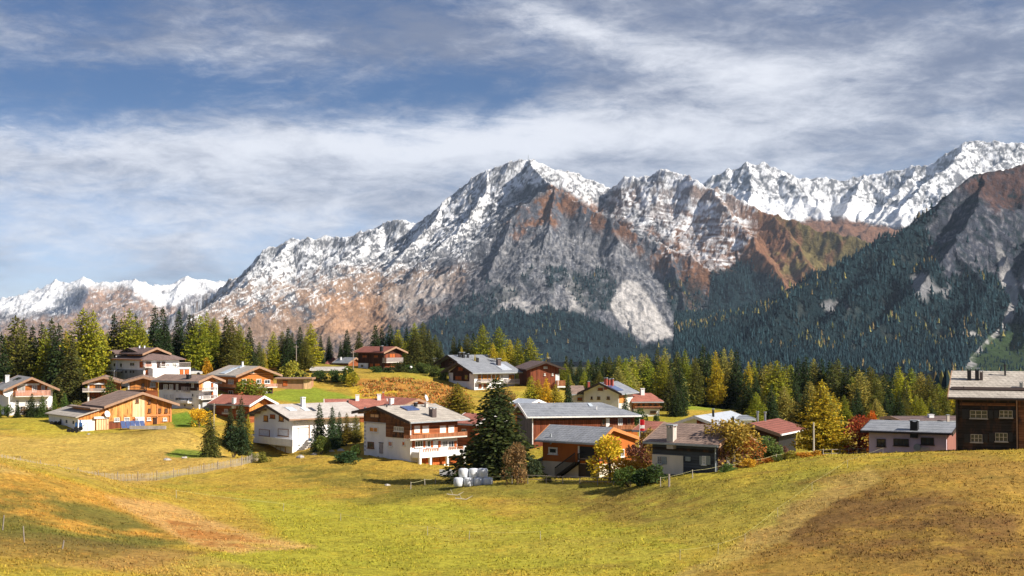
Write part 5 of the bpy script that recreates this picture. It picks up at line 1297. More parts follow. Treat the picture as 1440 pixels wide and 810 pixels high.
def h_black():
    h = House('log_house', 'blackened log house with pale stone slab roof at the right edge', 1344.5, 635, 150, -21, 'log house')
    he = h.z('R', 1344.5, 561); hr = h.z('R', 1400, 521.5, 5.5); A = h.width('R', 1431, 600)
    v = h.vol(0, A+8, 0, 11, he, hr, 'u', wall='blackh', roof='stone', trim='trimw', og=.7, oe=1.0, gut='trim')
    for q in ((1364, 577, 1388.5, 588.5), (1405.5, 577, 1424, 587.5)): h.win('R', *q, 'glass', 'woodl', 3, 2, d=.12, fw=.05)
    for q in ((1365, 610.5, 1381.5, 622), (1399.5, 608.5, 1417, 621)): h.win('R', *q, 'glass', 'woodl', 3, 2, d=.12, fw=.05)
    for a, b, c, d_ in ((1389.5, 577, 1396, 588.5), (1398, 577, 1404, 588), (1425, 577, 1430, 588), (1353, 576, 1362, 589), (1382.5, 610, 1389, 622), (1391, 609, 1398, 621), (1418, 608, 1424, 621), (1356, 611, 1364, 622)): h.panel('shutter', 'R', a, b, c, d_, 'black', .1)
    h.panel('log_end_post', 'R', 1429, 562, 1431.5, 634, 'trimw', .25); h.panel('log_end_post', 'R', 1344.5, 562, 1347, 635, 'trim', .22)
    h.panel('bare_board', 'R', 1350, 566, 1428, 571, 'mixedh', .05); h.panel('side_annex', 'R', 1432, 562, 1460, 635, 'mixedh', .15)
    p = v
    h.chimney(1363, 517, 534, 6, 'black', v, cap='x'); h.chimney(1374, 517, 534, 6, 'black', v); h.chimney(1380, 520.5, 534, 5, 'brownstack', v); h.chimney(1413.5, 512, 528, 3, 'black', v, round_=True); h.chimney(1436, 537, 545, 5, 'steel', v); h.chimney(1355, 543, 548, 1, 'trim', v)
    # small ledge course across the roof
    h.onroof('roof_step', 1337, 547, 1460, 549, 'trim', v, t=.14)
h_black()
def h_misc():
    h = House('shed', 'long low tan shed with flat brown roof right of the orange log chalet', 389, 547, 288, 0, 'shed')
    A = h.width('R', 437, 540); h.vol(0, A, 0, 4, h.z('R', 410, 533), h.z('R', 410, 530.5,2), 'u', wall='tan', roof='browntile', trim='trimw', og=.3, oe=.5, gut='trimw')
    h.door('R', 398, 535.5, 404.5, 542.5, 'shutr'); h.panel('plaster_bay', 'R', 427, 534, 437.5, 547, 'palewood', .1)
    h = House('hut', 'straw-coloured boarded hut among bushes above the long tan shed', 375, 533, 312, 0, 'hut')
    h.vol(0, h.width('R', 404, 525), 0, 4, h.z('R', 390, 519), h.z('R', 390, 513.5,2), 'u', wall='straw', roof='straw', trim='straw', og=.2, oe=.2, gut=None); h.chimney(386, 512.5, 516, 1.6, 'black')
    h = House('garage', 'low garage with pale flat roof behind the clipped hedge', 438, 532, 310, 0, 'garage')
    h.vol(0, h.width('R', 482, 525), 0, 6, h.z('R', 460, 521), h.z('R', 460, 515.5,3), 'u', wall='grey', roof='paleroof', trim='trimwh', og=.3, oe=.4, gut='trimwh')
    h = House('cottage', 'cottage with maroon roof left of the lone dark skyline chalet', 457, 528, 345, 10)
    h.vol(0, h.width('R', 478, 510), 0, 6, h.z('R', 465, 514), h.z('R', 465, 502.5,3), 'u', wall='redp', roof='redtile2', trim='redtile2', og=.3, oe=.3, gut=None, hip=(1.5, 1.5), verge=False)
    h = House('cottage', 'cottage with blue-grey roof and small orange gable beside the maroon roof', 490, 528, 340, 50)
    v = h.vol(0, 4.2, 0, 5, h.z('L', 490, 512), h.z('L', 490, 502.5), 'v', wall='redh', roof='slateb', trim='trimw', og=.4, oe=.4, gut=None); h.chimney(479, 502, 506, 2.5, 'white', v)
    h = House('shed', 'tiny brown garden shed behind the white villa garages', 270, 522, 305, 0, 'shed')
    h.vol(0, 1.2, 0, 2, h.z('R', 272, 514), h.z('R', 272, 511), 'u', wall='redh', roof='slateb', trim='trimg', og=.2, oe=.2, gut=None)
    h = House('house', 'white house glimpsed between trees right of the dark skyline chalet', 607, 520, 340, 20)
    h.vol(0, 1.6, 0, 3, h.z('R', 610, 506), h.z('R', 610, 502), 'v', wall='white', roof='slateb', trim='trimg', og=.3, oe=.3, gut=None); h.win('R', 609, 507, 612, 510, 'glass', 'frame')
h_misc()

# ------------------------------------------------------------------ vegetation
def crown_material():
    m, t, b = new_mat('foliage', 0.85, 0.12)
    oi = t.node('ShaderNodeObjectInfo'); at = t.node('ShaderNodeVertexColor', layer_name='leaf')
    col = t.mix(1.0, oi.outputs['Color'], at.outputs[0], 'MULTIPLY')
    t.l.new(col, b.inputs['Base Color'])
    tr = t.node('ShaderNodeBsdfTranslucent'); t.l.new(col, tr.inputs[0])
    mx = t.node('ShaderNodeMixShader'); mx.inputs[0].default_value = 0.28
    out = t.n['Material Output']; t.l.new(b.outputs[0], mx.inputs[1]); t.l.new(tr.outputs[0], mx.inputs[2]); t.l.new(mx.outputs[0], out.inputs[0])
    return m
CROWN = crown_material()
BARK = flat_mat('bark', (0.10, 0.075, 0.055))
class Leaf:
    def __init__(s, seed): s.v = []; s.f = []; s.c = []; s.r = random.Random(seed)
    def tuft(s, p, d, ln, w, c):
        r = s.r; d = Vector(d).normalized()
        side = d.cross(Vector((r.uniform(-1, 1), r.uniform(-1, 1), r.uniform(-.3, 1)))).normalized()
        p = Vector(p); i = len(s.v); mid = p+d*ln*.45; up = d.cross(side)*w*r.uniform(-.5, .5)
        s.v += [tuple(p), tuple(mid+side*w+up), tuple(p+d*ln), tuple(mid-side*w-up)]
        s.f.append((i, i+1, i+2, i+3)); s.c += [c]*4
    def mesh(s, name):
        me = bpy.data.meshes.new(name); me.from_pydata(s.v, [], s.f); me.materials.append(CROWN)
        a = me.color_attributes.new('leaf', 'FLOAT_COLOR', 'POINT'); a.data.foreach_set('color', np.array(s.c, np.float32).ravel()); return me
def col_of(r, warm=0.0):
    k = r.uniform(.7, 1.28); w = r.uniform(-.12, .12)+warm
    return (k*(1+w), k, k*(1-w), 1)
def conifer_mesh(seed, kind, dens=1.0, rad=.19):
    """unit-height conifer; kind 'spruce' (drooping dark tiers) or 'larch' (soft feathery)"""
    L = Leaf(seed); r = L.r; T = MB()
    nseg = 7; bend = [(r.uniform(-.006, .006)*k, r.uniform(-.006, .006)*k) for k in range(nseg+1)]
    for k in range(nseg):
        z0, z1 = k/nseg*.97, (k+1)/nseg*.97
        T.tube((bend[k][0], bend[k][1], z0), (bend[k+1][0], bend[k+1][1], z1), .015*(1-z0)+.0015, .015*(1-z1)+.0015, 6)
    nw = int((34 if kind == 'spruce' else 38)*dens**.5)
    ph = [r.uniform(0, 6.28) for _ in range(5)]
    for k in range(nw):
        z = .06+.92*(k/nw)**.95 if kind == 'spruce' else .09+.89*(k/nw)
        f = (1-z)
        prof = rad*(f**.82)*1.12 if kind == 'spruce' else rad*min(1.0, 1.35*f**.72)*(.75+.25*min(1, z*5))
        nb = max(4, int((10 if kind == 'spruce' else 9)*dens**.5*(.45+.75*f)))
        a0 = r.uniform(0, 6.28)
        for j in range(nb):
            a = a0+6.283*j/nb+r.uniform(-.25, .25)
            lob = 1+.16*math.sin(2*a+ph[0]+z*9)+.12*math.sin(3*a+ph[1]-z*15)
            ln = prof*lob*r.uniform(.72, 1.18)
            if r.random() < .07: ln *= .5
            if kind == 'spruce': sl = .35-.75*f*r.uniform(.7, 1.15)
            else: sl = r.uniform(.0, .35)
            zz = z+r.uniform(-.012, .012)
            d = Vector((math.cos(a), math.sin(a), sl)).normalized()
            if ln > .07 and j % 2 == 0: T.tube((0, 0, zz), tuple(Vector((0, 0, zz))+d*ln*.8), .003, .001, 3)
            nt = max(3, int(ln/.016*dens**.5)); warm = r.uniform(-.05, .1)
            for q in range(nt):
                u = .12+.9*(q+r.random()*.8)/nt
                droop = -.10*u*u*ln/.19 if kind == 'spruce' else 0
                p = Vector((0, 0, zz))+d*ln*u+Vector((r.uniform(-1, 1), r.uniform(-1, 1), r.uniform(-.6, .6)))*(.013 if kind == 'spruce' else .017)
                p.z += droop
                sd = r.choice((-1, 1))*r.uniform(.3, 1.3); dd = Vector((d.x*math.cos(sd)-d.y*math.sin(sd), d.x*math.sin(sd)+d.y*math.cos(sd), (-.35 if kind == 'spruce' else r.uniform(-.35, .5))))
                s_ = r.uniform(.8, 1.25)*(.6+.4*f)
                c = col_of(r, warm+(.10 if u > .8 else 0))
                if kind == 'spruce': L.tuft(p, dd, .043*s_/dens**.2, .0125*s_/dens**.2, c)
                else: L.tuft(p, dd, .032*s_/dens**.2, .0145*s_/dens**.2, c)
    # leader
    for q in range(10): L.tuft((0, 0, .93+.006*q), (r.uniform(-.5, .5), r.uniform(-.5, .5), 1), .028, .006, col_of(r))
    return L.mesh(kind+'_crown'), T.mesh('trunk', BARK)
def broad_mesh(seed, lobes=9, n=220, flat=1.0, leaf=.05, trunk=True, spread=.36):
    L = Leaf(seed); r = L.r; T = MB()
    cs = []
    for k in range(lobes):
        a = r.uniform(0, 6.28); rr_ = spread*math.sqrt(r.random())*.8; z = r.uniform(.20, .78) if trunk else r.uniform(.12, .62)
        cs.append((Vector((rr_*math.cos(a), rr_*math.sin(a), z)), r.uniform(.14, .24)))
    cs.append((Vector((0, 0, .80 if trunk else .7)), .18))
    if trunk: T.tube((0, 0, 0), (0, 0, .4), .03, .02, 6)
    for c, rad in cs:
        T.tube((0, 0, .3 if trunk else 0), tuple(c), .013, .004, 4)
        for q in range(n):
            d = Vector((r.gauss(0, 1), r.gauss(0, 1), r.gauss(0, .9))).normalized(); u = rad*(.45+.6*r.random()**.6)
            p = c+d*u
            if p.z < .01: p.z = abs(p.z)+.01
            dd = Vector((d.x+r.uniform(-.8, .8), d.y+r.uniform(-.8, .8), d.z+r.uniform(-.9, .5)))
            L.tuft(p, dd, leaf*r.uniform(.7, 1.3), leaf*.38*r.uniform(.7, 1.3), col_of(r, r.uniform(-.05, .08)))
    return L.mesh('leafy_crown'), T.mesh('trunk', BARK)
PROTO = {
 'spruce': [conifer_mesh(s, 'spruce', 1.7, rr_) for s, rr_ in ((1, .195), (2, .21), (3, .18), (4, .225), (5, .2))],
 'larch': [conifer_mesh(s, 'larch', 1.9, rr_) for s, rr_ in ((11, .2), (12, .225), (13, .185), (14, .21))],
 'hero': [conifer_mesh(41, 'spruce', 2.6, .235)], 'herolarch': [conifer_mesh(43, 'larch', 2.2, .23)],
 'broad': [broad_mesh(21), broad_mesh(22), broad_mesh(23, 11, 240)],
 'bush': [broad_mesh(31, 8, 170, trunk=False, leaf=.075, spread=.42), broad_mesh(32, 9, 170, trunk=False, leaf=.07, spread=.46), broad_mesh(33, 7, 190, trunk=False, leaf=.065, spread=.40)],
}
TR = random.Random(77)
COLS = {'S': (0.034, 0.058, 0.020), 'SO': (0.078, 0.090, 0.024), 'L': (0.24, 0.27, 0.028), 'LB': (0.32, 0.34, 0.03), 'LG': (0.42, 0.36, 0.03), 'LO': (0.135, 0.145, 0.030), 'LP': (0.34, 0.32, 0.08)}
WORD = {'S': 'dark spruce', 'SO': 'olive spruce', 'L': 'yellow-green larch', 'LB': 'bright yellow-green larch', 'LG': 'golden larch', 'LO': 'olive larch', 'LP': 'pale yellow larch'}
def plant(name, proto, loc, h, w, color, label, cat, group=None, parts=('crown', 'trunk'), rz=None):
    e = empty(name, loc, TR.uniform(0, 6.28) if rz is None else rz); tag(e, label, cat, group)
    cm, tm = TR.choice(PROTO[proto])
    k = TR.uniform(.85, 1.18); j = TR.uniform(-.08, .08)
    c = bpy.data.objects.new(parts[0], cm); COL.objects.link(c); c.parent = e; c.scale = (h*w, h*w, h)
    c.color = (min(1, color[0]*k*(1+j)), min(1, color[1]*k), min(1, color[2]*k*(1-j)), 1)
    t = bpy.data.objects.new(parts[1], tm); COL.objects.link(t); t.parent = e; t.scale = (h*w, h*w, h)
    return e
SEG = [(0, 95, 'behind the far left white chalet'), (95, 150, 'left of the white villa'), (150, 262, 'behind the white villa'), (262, 345, 'right of the white villa'), (345, 418, 'above the long tan shed'),
       (418, 497, 'left of the dark skyline chalet'), (497, 628, 'around the dark skyline chalet'), (628, 692, 'behind the slate-roofed chalet'), (692, 762, 'right of the slate-roofed chalet'), (762, 835, 'behind the off-white annexe'), (835, 900, 'behind the brick-chimney house'),
       (900, 960, 'right of the red-roofed cottage'), (960, 1042, 'behind the small bright field'), (1042, 1140, 'behind the twin steel flues'), (1140, 1205, 'behind the golden larch'), (1205, 1345, 'behind the lilac bungalow')]
ORD = ['first', 'second', 'third', 'fourth', 'fifth', 'sixth', 'seventh', 'eighth', 'ninth', 'tenth', 'eleventh', 'twelfth']
TREES = [ # px, top py, Y, code, width
 (2,467,290,'S',1.2),(22,443,295,'LO',1.35),(33,447,305,'SO',1),(46,456,300,'S',.9),(59,453,298,'S',.9),(64,460,292,'L',.9),(73,447,296,'SO',1.0),(83,455,286,'S',1.25),(101,470,276,'SO',1.3),(93,463,305,'LG',.7),
 (117,433,288,'L',1.15),(131,436,286,'LB',1.05),(142,459,290,'L',.9),(149,468,310,'LP',.6),(161,440,296,'S',1.0),(171,448,294,'LO',1.0),(182,434,294,'L',1.05),(191,441,304,'S',.8),(199,448,295,'L',.95),
 (218,430,300,'S',1.0),(229,431,304,'S',1.0),(236,458,296,'S',1.0),(252,435,302,'S',1.05),(266,440,308,'S',.8),(272,442,308,'S',.8),(281,443,298,'LB',1.15),(291,438,306,'L',.8),(301,445,306,'L',.8),(306,450,312,'LG',.7),(318,443,302,'S',1.05),(326,446,298,'LO',1.0),(337,456,300,'L',.95),(351,459,302,'S',.95),(330,487,293,'LO',1.0),
 (365,480,305,'LO',.9),(371,489,308,'LG',.8),(384,465,312,'L',1.1),(397,465,314,'LO',1.0),(405,460,312,'S',1),(411,467,316,'S',.9),(422,458,318,'S',1.05),(437,454,320,'LB',1.1),(429,475,312,'LO',1.1),
 (451,471,345,'S',.95),(463,472,348,'S',.9),(479,480,360,'S',.8),(488,463,345,'S',1.2),(505,465,345,'SO',1.2),(528,456,350,'S',1.05),(537,458,352,'S',.9),(549,456,350,'S',1.1),(560,463,348,'LB',1.25),(572,460,352,'S',.8),(583,453,345,'LB',.9),(595,452,342,'LO',1.0),(584,462,332,'SO',1.35),(603,463,338,'SO',1.1),(612,470,342,'LO',.9),(620,479,340,'SO',.9),
 (638,472,345,'SO',.9),(646,476,348,'S',.8),(657,469,344,'LO',1.0),(666,467,346,'S',.85),(679,455,340,'L',1.0),(702,459,340,'L',1.25),(717,477,336,'LG',1.1),(693,482,330,'LG',1.0),(706,489,326,'LG',1.1),(728,475,330,'L',1.05),(745,474,330,'LB',1.1),(741,490,322,'S',1.1),(751,496,318,'SO',1.2),(770,495,330,'LG',.5),(668,497,325,'LG',.4),(649,487,335,'LG',.6),(727,500,322,'SO',1.0),
 (796,500,345,'SO',1),(803,504,342,'S',1),(816,506,345,'S',1),(827,505,350,'L',.8),(840,501,345,'S',1.1),(850,500,350,'S',1),(857,500,345,'SO',1.1),(870,499,340,'L',1.1),(880,503,335,'L',1.1),(889,500,322,'LB',1.15),(902,496,340,'LP',1),(909,497,345,'LP',.9),(913,500,325,'S',1.1),(924,489,340,'SO',1),(935,488,345,'LP',.8),(931,503,285,'L',1.15),(924,512,290,'S',1.1),(942,520,282,'SO',1.1),(950,540,270,'S',1.35),(957,545,272,'S',1.3),
 (952,493,345,'LO',1),(963,491,345,'L',.9),(978,501,335,'LO',.9),(988,484,345,'S',1.2),(996,495,340,'S',1.1),(1006,493,336,'LG',.8),(1013,492,348,'S',1.1),(1018,489,344,'LP',.8),(1028,490,344,'LP',.8),(1035,492,340,'S',1.1),
 (1052,508,330,'LG',.6),(1060,507,332,'L',.7),(1067,503,335,'S',1),(1076,510,320,'S',.9),(1049,525,268,'S',1.5),(1062,528,270,'S',1.3),(1083,508,290,'LP',.8),(1092,506,262,'L',1.25),(1080,526,262,'LB',.7),(1104,512,266,'SO',1.3),(1118,530,262,'S',1.3),(1112,517,300,'S',1.0),(1122,502,325,'S',1.1),(1133,500,325,'S',1.1),(1144,503,326,'LP',.9),(1155,503,325,'S',1.1),(1166,506,320,'S',1.1),(1178,504,322,'LO',1.1),(1188,515,300,'S',1.2),(1195,511,315,'SO',1),(1206,513,310,'SO',1),(1214,518,312,'S',1),
 (1223,514,300,'LO',1.1),(1232,525,285,'LO',1),(1243,524,290,'S',1.1),(1253,530,280,'S',1.1),(1263,514,300,'L',1.2),(1267,527,272,'LB',1.3),(1272,534,270,'SO',1.2),(1281,517,300,'L',1),(1294,522,290,'LP',1.2),(1305,526,285,'LO',1.2),(1306,558,262,'L',.9),(1335,538,290,'LG',1.0),(1328,548,285,'LO',1.0),(1343,545,290,'LO',1)]
def place_tree(px, top, Y, code, w, label, group, dn=''):
    x = (px-720)/FPX*Y*1.0; gz = ground(x, Y)-.15; zt = P(px, top, Y)[2]; h = zt-gz
    pr = 'spruce' if code[0] == 'S' else 'larch'
    return plant('spruce_tree' if pr == 'spruce' else 'larch_tree', pr, (x, Y, gz), h, w*(1.0 if h > 12 else 1.1), COLS[code], label, 'tree', group)
def build_trees():
    cnt = {}
    T = sorted(TREES)
    tot = {}
    def seg(px): return next((s[2] for s in SEG if s[0] <= px < s[1]), SEG[-1][2])
    for t in T: k = (seg(t[0]), t[3]); tot[k] = tot.get(k, 0)+1
    for t in T:
        k = (seg(t[0]), t[3]); cnt[k] = cnt.get(k, 0)+1
        nth = '' if tot[k] == 1 else ', %s from the left' % ORD[cnt[k]-1]
        size = 'tall' if t[1] < 470 or (t[0] > 790 and t[1] < 505) else 'smaller'
        tall = {'S': 'pointed', 'SO': 'broad'}.get(t[3], 'feathery')
        place_tree(*t, '%s %s%s %s' % (tall, WORD[t[3]], nth, k[0]), 'larches and spruces rising behind the village')
    # the depth of the wood: trees standing behind the front ones
    n = 0; rr = random.Random(9)
    def line(px): return line_y(px, [(0,475),(60,470),(110,465),(150,470),(220,455),(300,465),(345,475),(380,492),(420,480),(445,490),(520,492),(600,485),(625,497),(680,490),(760,505),(800,512),(880,508),(940,503),(1000,500),(1045,512),(1100,515),(1150,510),(1200,518),(1250,525),(1345,545)])
    for lo, hi, y0, y1, m in ((-20, 350, 305, 335, 34), (350, 445, 320, 345, 8), (520, 760, 350, 375, 16), (785, 1345, 295, 345, 84), (785, 1350, 348, 385, 34), (1060, 1345, 232, 262, 26)):
        for k in range(m):
            px = lo+(hi-lo)*(k+rr.uniform(.1, .9))/m; Y = rr.uniform(y0, y1)
            if y0 == 232: TREES_LOW = True
            else: TREES_LOW = False
            if 955 < px < 1050: Y = rr.uniform(385, 410)
            top = float(line(px))+(rr.uniform(22, 48) if TREES_LOW else rr.uniform(-3, 15))
            code = rr.choice(['S', 'S', 'S', 'S', 'SO', 'SO', 'LO', 'LO', 'L', 'L', 'LP'] if px > 760 else ['S', 'S', 'S', 'SO', 'LO', 'L'])
            place_tree(px, top, Y, code, rr.uniform(1.1, 1.5), '%s in the shaded second row %s' % (WORD[code], seg(px)), '%ss in the shaded depth %s' % (WORD[code], seg(px)))
build_trees()

def at_px(px, py, Y):
    p = P(px, py, Y); return p
def tree_at(name, proto, px, top, base, Y, wpx, color, label, cat='tree', group=None, parts=('crown', 'trunk'), unit=.40):
    """placed where the photograph shows its foot; height and width read from it"""
    x = (px-720)/FPX*Y; gz = ground(x, Y); zb = P(px, base, Y)[2]
    z0 = min(gz, zb) if abs(gz-zb) < 2.5 else gz
    z0 = gz-.1
    h = P(px, top, Y)[2]-z0; wm = wpx/FPX*Y
    return plant(name, proto, (x, Y, z0), h, wm/(unit*h), color, label, cat, group, parts)
DG, MG, LGc, YEL, ORA, RED, RST, BRN_ = (0.035,0.06,0.02), (0.07,0.12,0.03), (0.13,0.19,0.03), (0.50,0.38,0.03), (0.50,0.19,0.03), (0.50,0.055,0.03), (0.28,0.10,0.04), (0.22,0.13,0.06)
C2 = dict(unit=.38)
tree_at('spruce_tree', 'hero', 698, 529, 678, 178, 124, (0.045,0.068,0.022), 'large dark spruce standing free beside the white wrapped bales', unit=.46)
tree_at('larch_tree', 'herolarch', 1155, 534, 640, 172, 70, (0.36,0.31,0.03), 'big golden larch at the end of the garden hedge, right of the dull red roof', unit=.46)
tree_at('broadleaf_tree', 'broad', 728, 622, 674, 163, 27, (0.27,0.17,0.075), 'withered brown leafy tree touching the right side of the large spruce', unit=.56)
tree_at('broadleaf_tree', 'broad', 857, 612, 682, 160, 44, (0.58,0.42,0.03), 'golden-yellow young tree in front of the orange house', unit=.56)
tree_at('broadleaf_tree', 'broad', 888, 640, 684, 158, 36, (0.55,0.30,0.03), 'orange-yellow small tree right of the golden one by the orange house', unit=.56)
tree_at('shrub', 'bush', 884, 652, 686, 153, 40, (0.08,0.13,0.03), 'dense green bush below the orange-yellow small tree', 'shrub', unit=.82)
tree_at('shrub', 'bush', 921, 650, 684, 149, 42, (0.065,0.11,0.03), 'spreading green juniper bush before the cottage plaster wall', 'shrub', unit=.82)
tree_at('shrub', 'bush', 902, 656, 688, 150, 34, (0.055,0.10,0.03), 'low dark green bush between the two larger green bushes', 'shrub', unit=.82)
tree_at('broadleaf_tree', 'broad', 899, 620, 668, 168, 30, (0.22,0.09,0.06), 'dull reddish shrub tree left of the cottage corner', unit=.56)
tree_at('broadleaf_tree', 'broad', 1030, 588, 658, 151, 50, (0.36,0.26,0.05), 'autumn rowan with orange tips before the cottage gable', unit=.56)
tree_at('broadleaf_tree', 'broad', 1048, 612, 660, 153, 30, (0.42,0.16,0.04), 'rust-orange bushy tree leaning right beside the autumn rowan', unit=.56)
tree_at('shrub', 'bush', 1022, 650, 668, 148, 28, (0.10,0.16,0.04), 'round green bush under the autumn rowan', 'shrub', unit=.82)
tree_at('shrub', 'bush', 1051, 642, 668, 149, 26, (0.55,0.36,0.04), 'yellow-orange bush behind the pale fence post', 'shrub', unit=.82)
tree_at('broadleaf_tree', 'broad', 1077, 612, 652, 158, 34, (0.10,0.15,0.04), 'green garden tree left of the dark open chalet', unit=.56)
tree_at('shrub', 'bush', 1100, 625, 648, 160, 26, (0.26,0.13,0.09), 'brownish-mauve shrub under the eave of the dull red roof', 'shrub', unit=.82)
for i, (px, top, w, c, nm) in enumerate(((1082,642,20,ORA,'bright rust-orange bush at the near end of the hedge row'),(1073,650,18,(0.55,0.27,0.04),'low orange bush in front of the rust-orange one'),(1112,632,26,(0.28,0.26,0.04),'yellow-green bush in the hedge row, left of centre'),(1132,634,26,(0.55,0.26,0.03),'orange hedge bush just left of the golden larch foot'),(1148,632,22,(0.56,0.30,0.03),'amber bush under the golden larch'),(1096,640,20,(0.16,0.19,0.04),'green bush between the rust-orange and yellow-green ones'),(1122,644,22,(0.15,0.18,0.04),'low green bush in front of the orange hedge bush'))):
    tree_at('shrub', 'bush', px, top, 656-(i*1.0), 155, w, c, nm, 'shrub', unit=.82)
tree_at('broadleaf_tree', 'broad', 1207, 584, 640, 176, 38, (0.38,0.085,0.035), 'bright red maple-like tree left of the lilac bungalow', unit=.56)
tree_at('broadleaf_tree', 'broad', 1226, 578, 612, 182, 16, (0.62,0.16,0.02), 'small flame-orange tree just right of the red tree', unit=.56)
tree_at('broadleaf_tree', 'broad', 1184, 592, 640, 178, 20, (0.05,0.09,0.03), 'dark green slender tree between the golden larch and the red tree', unit=.56)
tree_at('spruce_tree', 'spruce', 297, 580, 643, 210, 32, (0.10,0.12,0.03), 'bushy olive spruce at left of the pair below the red-roofed chalet', unit=.37)
tree_at('spruce_tree', 'spruce', 340, 558, 632, 222, 26, (0.05,0.07,0.025), 'slim dark spruce with bare tip before the red-roofed chalet', unit=.37)
tree_at('spruce_tree', 'spruce', 325, 572, 632, 224, 24, (0.075,0.09,0.03), 'thin olive spruce left of the bare-tipped one', unit=.37)
tree_at('shrub', 'bush', 329, 592, 642, 212, 36, (0.035,0.06,0.025), 'tall dark juniper bush beside the white balcony house', 'shrub', unit=.82)
tree_at('larch_tree', 'larch', 350, 582, 636, 224, 16, (0.42,0.36,0.04), 'slender yellow tree squeezed behind the dark juniper', unit=.40)
tree_at('spruce_tree', 'spruce', 450, 567, 624, 214, 30, (0.05,0.085,0.03), 'left and tallest of three green conifers right of the white house', unit=.38)
tree_at('spruce_tree', 'spruce', 468, 571, 626, 213, 26, (0.045,0.08,0.03), 'middle of three green conifers right of the white house', unit=.38)
tree_at('spruce_tree', 'spruce', 478, 578, 626, 216, 20, (0.05,0.08,0.03), 'right and smallest of three green conifers beside the white house', unit=.38)
tree_at('larch_tree', 'larch', 488, 580, 628, 216, 18, (0.20,0.17,0.03), 'olive-gold columnar larch left of the big white chalet', unit=.42)
tree_at('larch_tree', 'larch', 501, 583, 630, 216, 20, (0.14,0.14,0.03), 'dull olive larch touching the big white chalet gable', unit=.42)
tree_at('shrub', 'bush', 452, 609, 632, 208, 24, (0.15,0.19,0.04), 'round clipped yellow-green bush before the three conifers', 'shrub', unit=.82)
tree_at('shrub', 'bush', 492, 632, 648, 199, 40, (0.05,0.09,0.03), 'low dark mountain pine bush on the lawn edge', 'shrub', unit=.82)
tree_at('shrub', 'bush', 503, 622, 638, 203, 16, (0.09,0.14,0.03), 'small green bush against the chalet wall corner', 'shrub', unit=.82)
tree_at('shrub', 'bush', 370, 633, 645, 204, 20, (0.22,0.21,0.04), 'yellowish bush below the white balcony', 'shrub', unit=.82)
tree_at('shrub', 'bush', 353, 634, 645, 206, 14, (0.14,0.17,0.04), 'small green bush at the fence end', 'shrub', unit=.82)
tree_at('shrub', 'bush', 648, 640, 652, 188, 20, (0.22,0.15,0.06), 'dry brownish bush behind the white wrapped bales', 'shrub', unit=.82)
tree_at('shrub', 'bush', 749, 640, 670, 172, 22, (0.07,0.09,0.04), 'dark leafy bush between the brown tree and the blue door', 'shrub', unit=.82)
tree_at('shrub', 'bush', 770, 669, 677, 164, 26, (0.10,0.10,0.03), 'flat low bush in front of the blue door', 'shrub', unit=1.0)
# near the barn and the far left chalet
for px, top, base, w, c, nm in ((46,553,580,16,DG,'cone-shaped dark shrub tree, largest of those before the far left chalet'),(26,563,578,10,DG,'thin dark conifer shrub left of the largest one before the chalet'),(61,556,579,14,MG,'ragged green shrub tree below the pink balcony right end'),(78,552,578,12,LGc,'light green pointed bush right of the far left chalet'),(92,552,579,16,(0.10,0.17,0.035),'plump bright green thuja between the far left chalet and barn')):
    tree_at('conifer_shrub', 'spruce', px, top, base, 249, w*1.3, c, nm, 'shrub', unit=.37)
for px, top, w, c, nm in ((14,566,14,MG,'dull green bush near the satellite dish wall'),(36,570,16,BRN_,'brownish bush between two cone shrubs'),(56,570,18,DG,'low dark bush before the white chalet wall'),(70,571,16,RST,'reddish low bush at the right corner of the chalet'),(1,566,10,LGc,'pale green bush cut by the left picture edge'),(110,560,26,(0.16,0.16,0.04),'olive hedge bush above the barn roof')):
    tree_at('shrub', 'bush', px, top, 582, 251, w, c, nm, 'shrub', unit=.82)
tree_at('spruce_tree', 'spruce', 156, 528, 575, 250, 40, (0.09,0.13,0.03), 'loose green pine in front of the small twin chalets', unit=.37)
tree_at('broadleaf_tree', 'broad', 347, 533, 560, 252, 40, (0.20,0.24,0.03), 'rounded lime green tree before the largest orange chalet', unit=.56)
tree_at('broadleaf_tree', 'broad', 281, 574, 600, 234, 24, (0.60,0.40,0.03), 'bright yellow round bush on the green lawn', unit=.56)
tree_at('shrub', 'bush', 292, 570, 598, 238, 16, (0.05,0.08,0.03), 'dark green bush touching the yellow round bush', 'shrub', unit=.82)
tree_at('shrub', 'bush', 291, 500, 522, 296, 16, (0.50,0.30,0.03), 'amber larch sapling bush left of the log chalet roof', 'shrub', unit=.82)
tree_at('shrub', 'bush', 230, 527, 534, 278, 8, (0.18,0.24,0.03), 'tiny green bush below the white villa terrace', 'shrub', unit=.82)
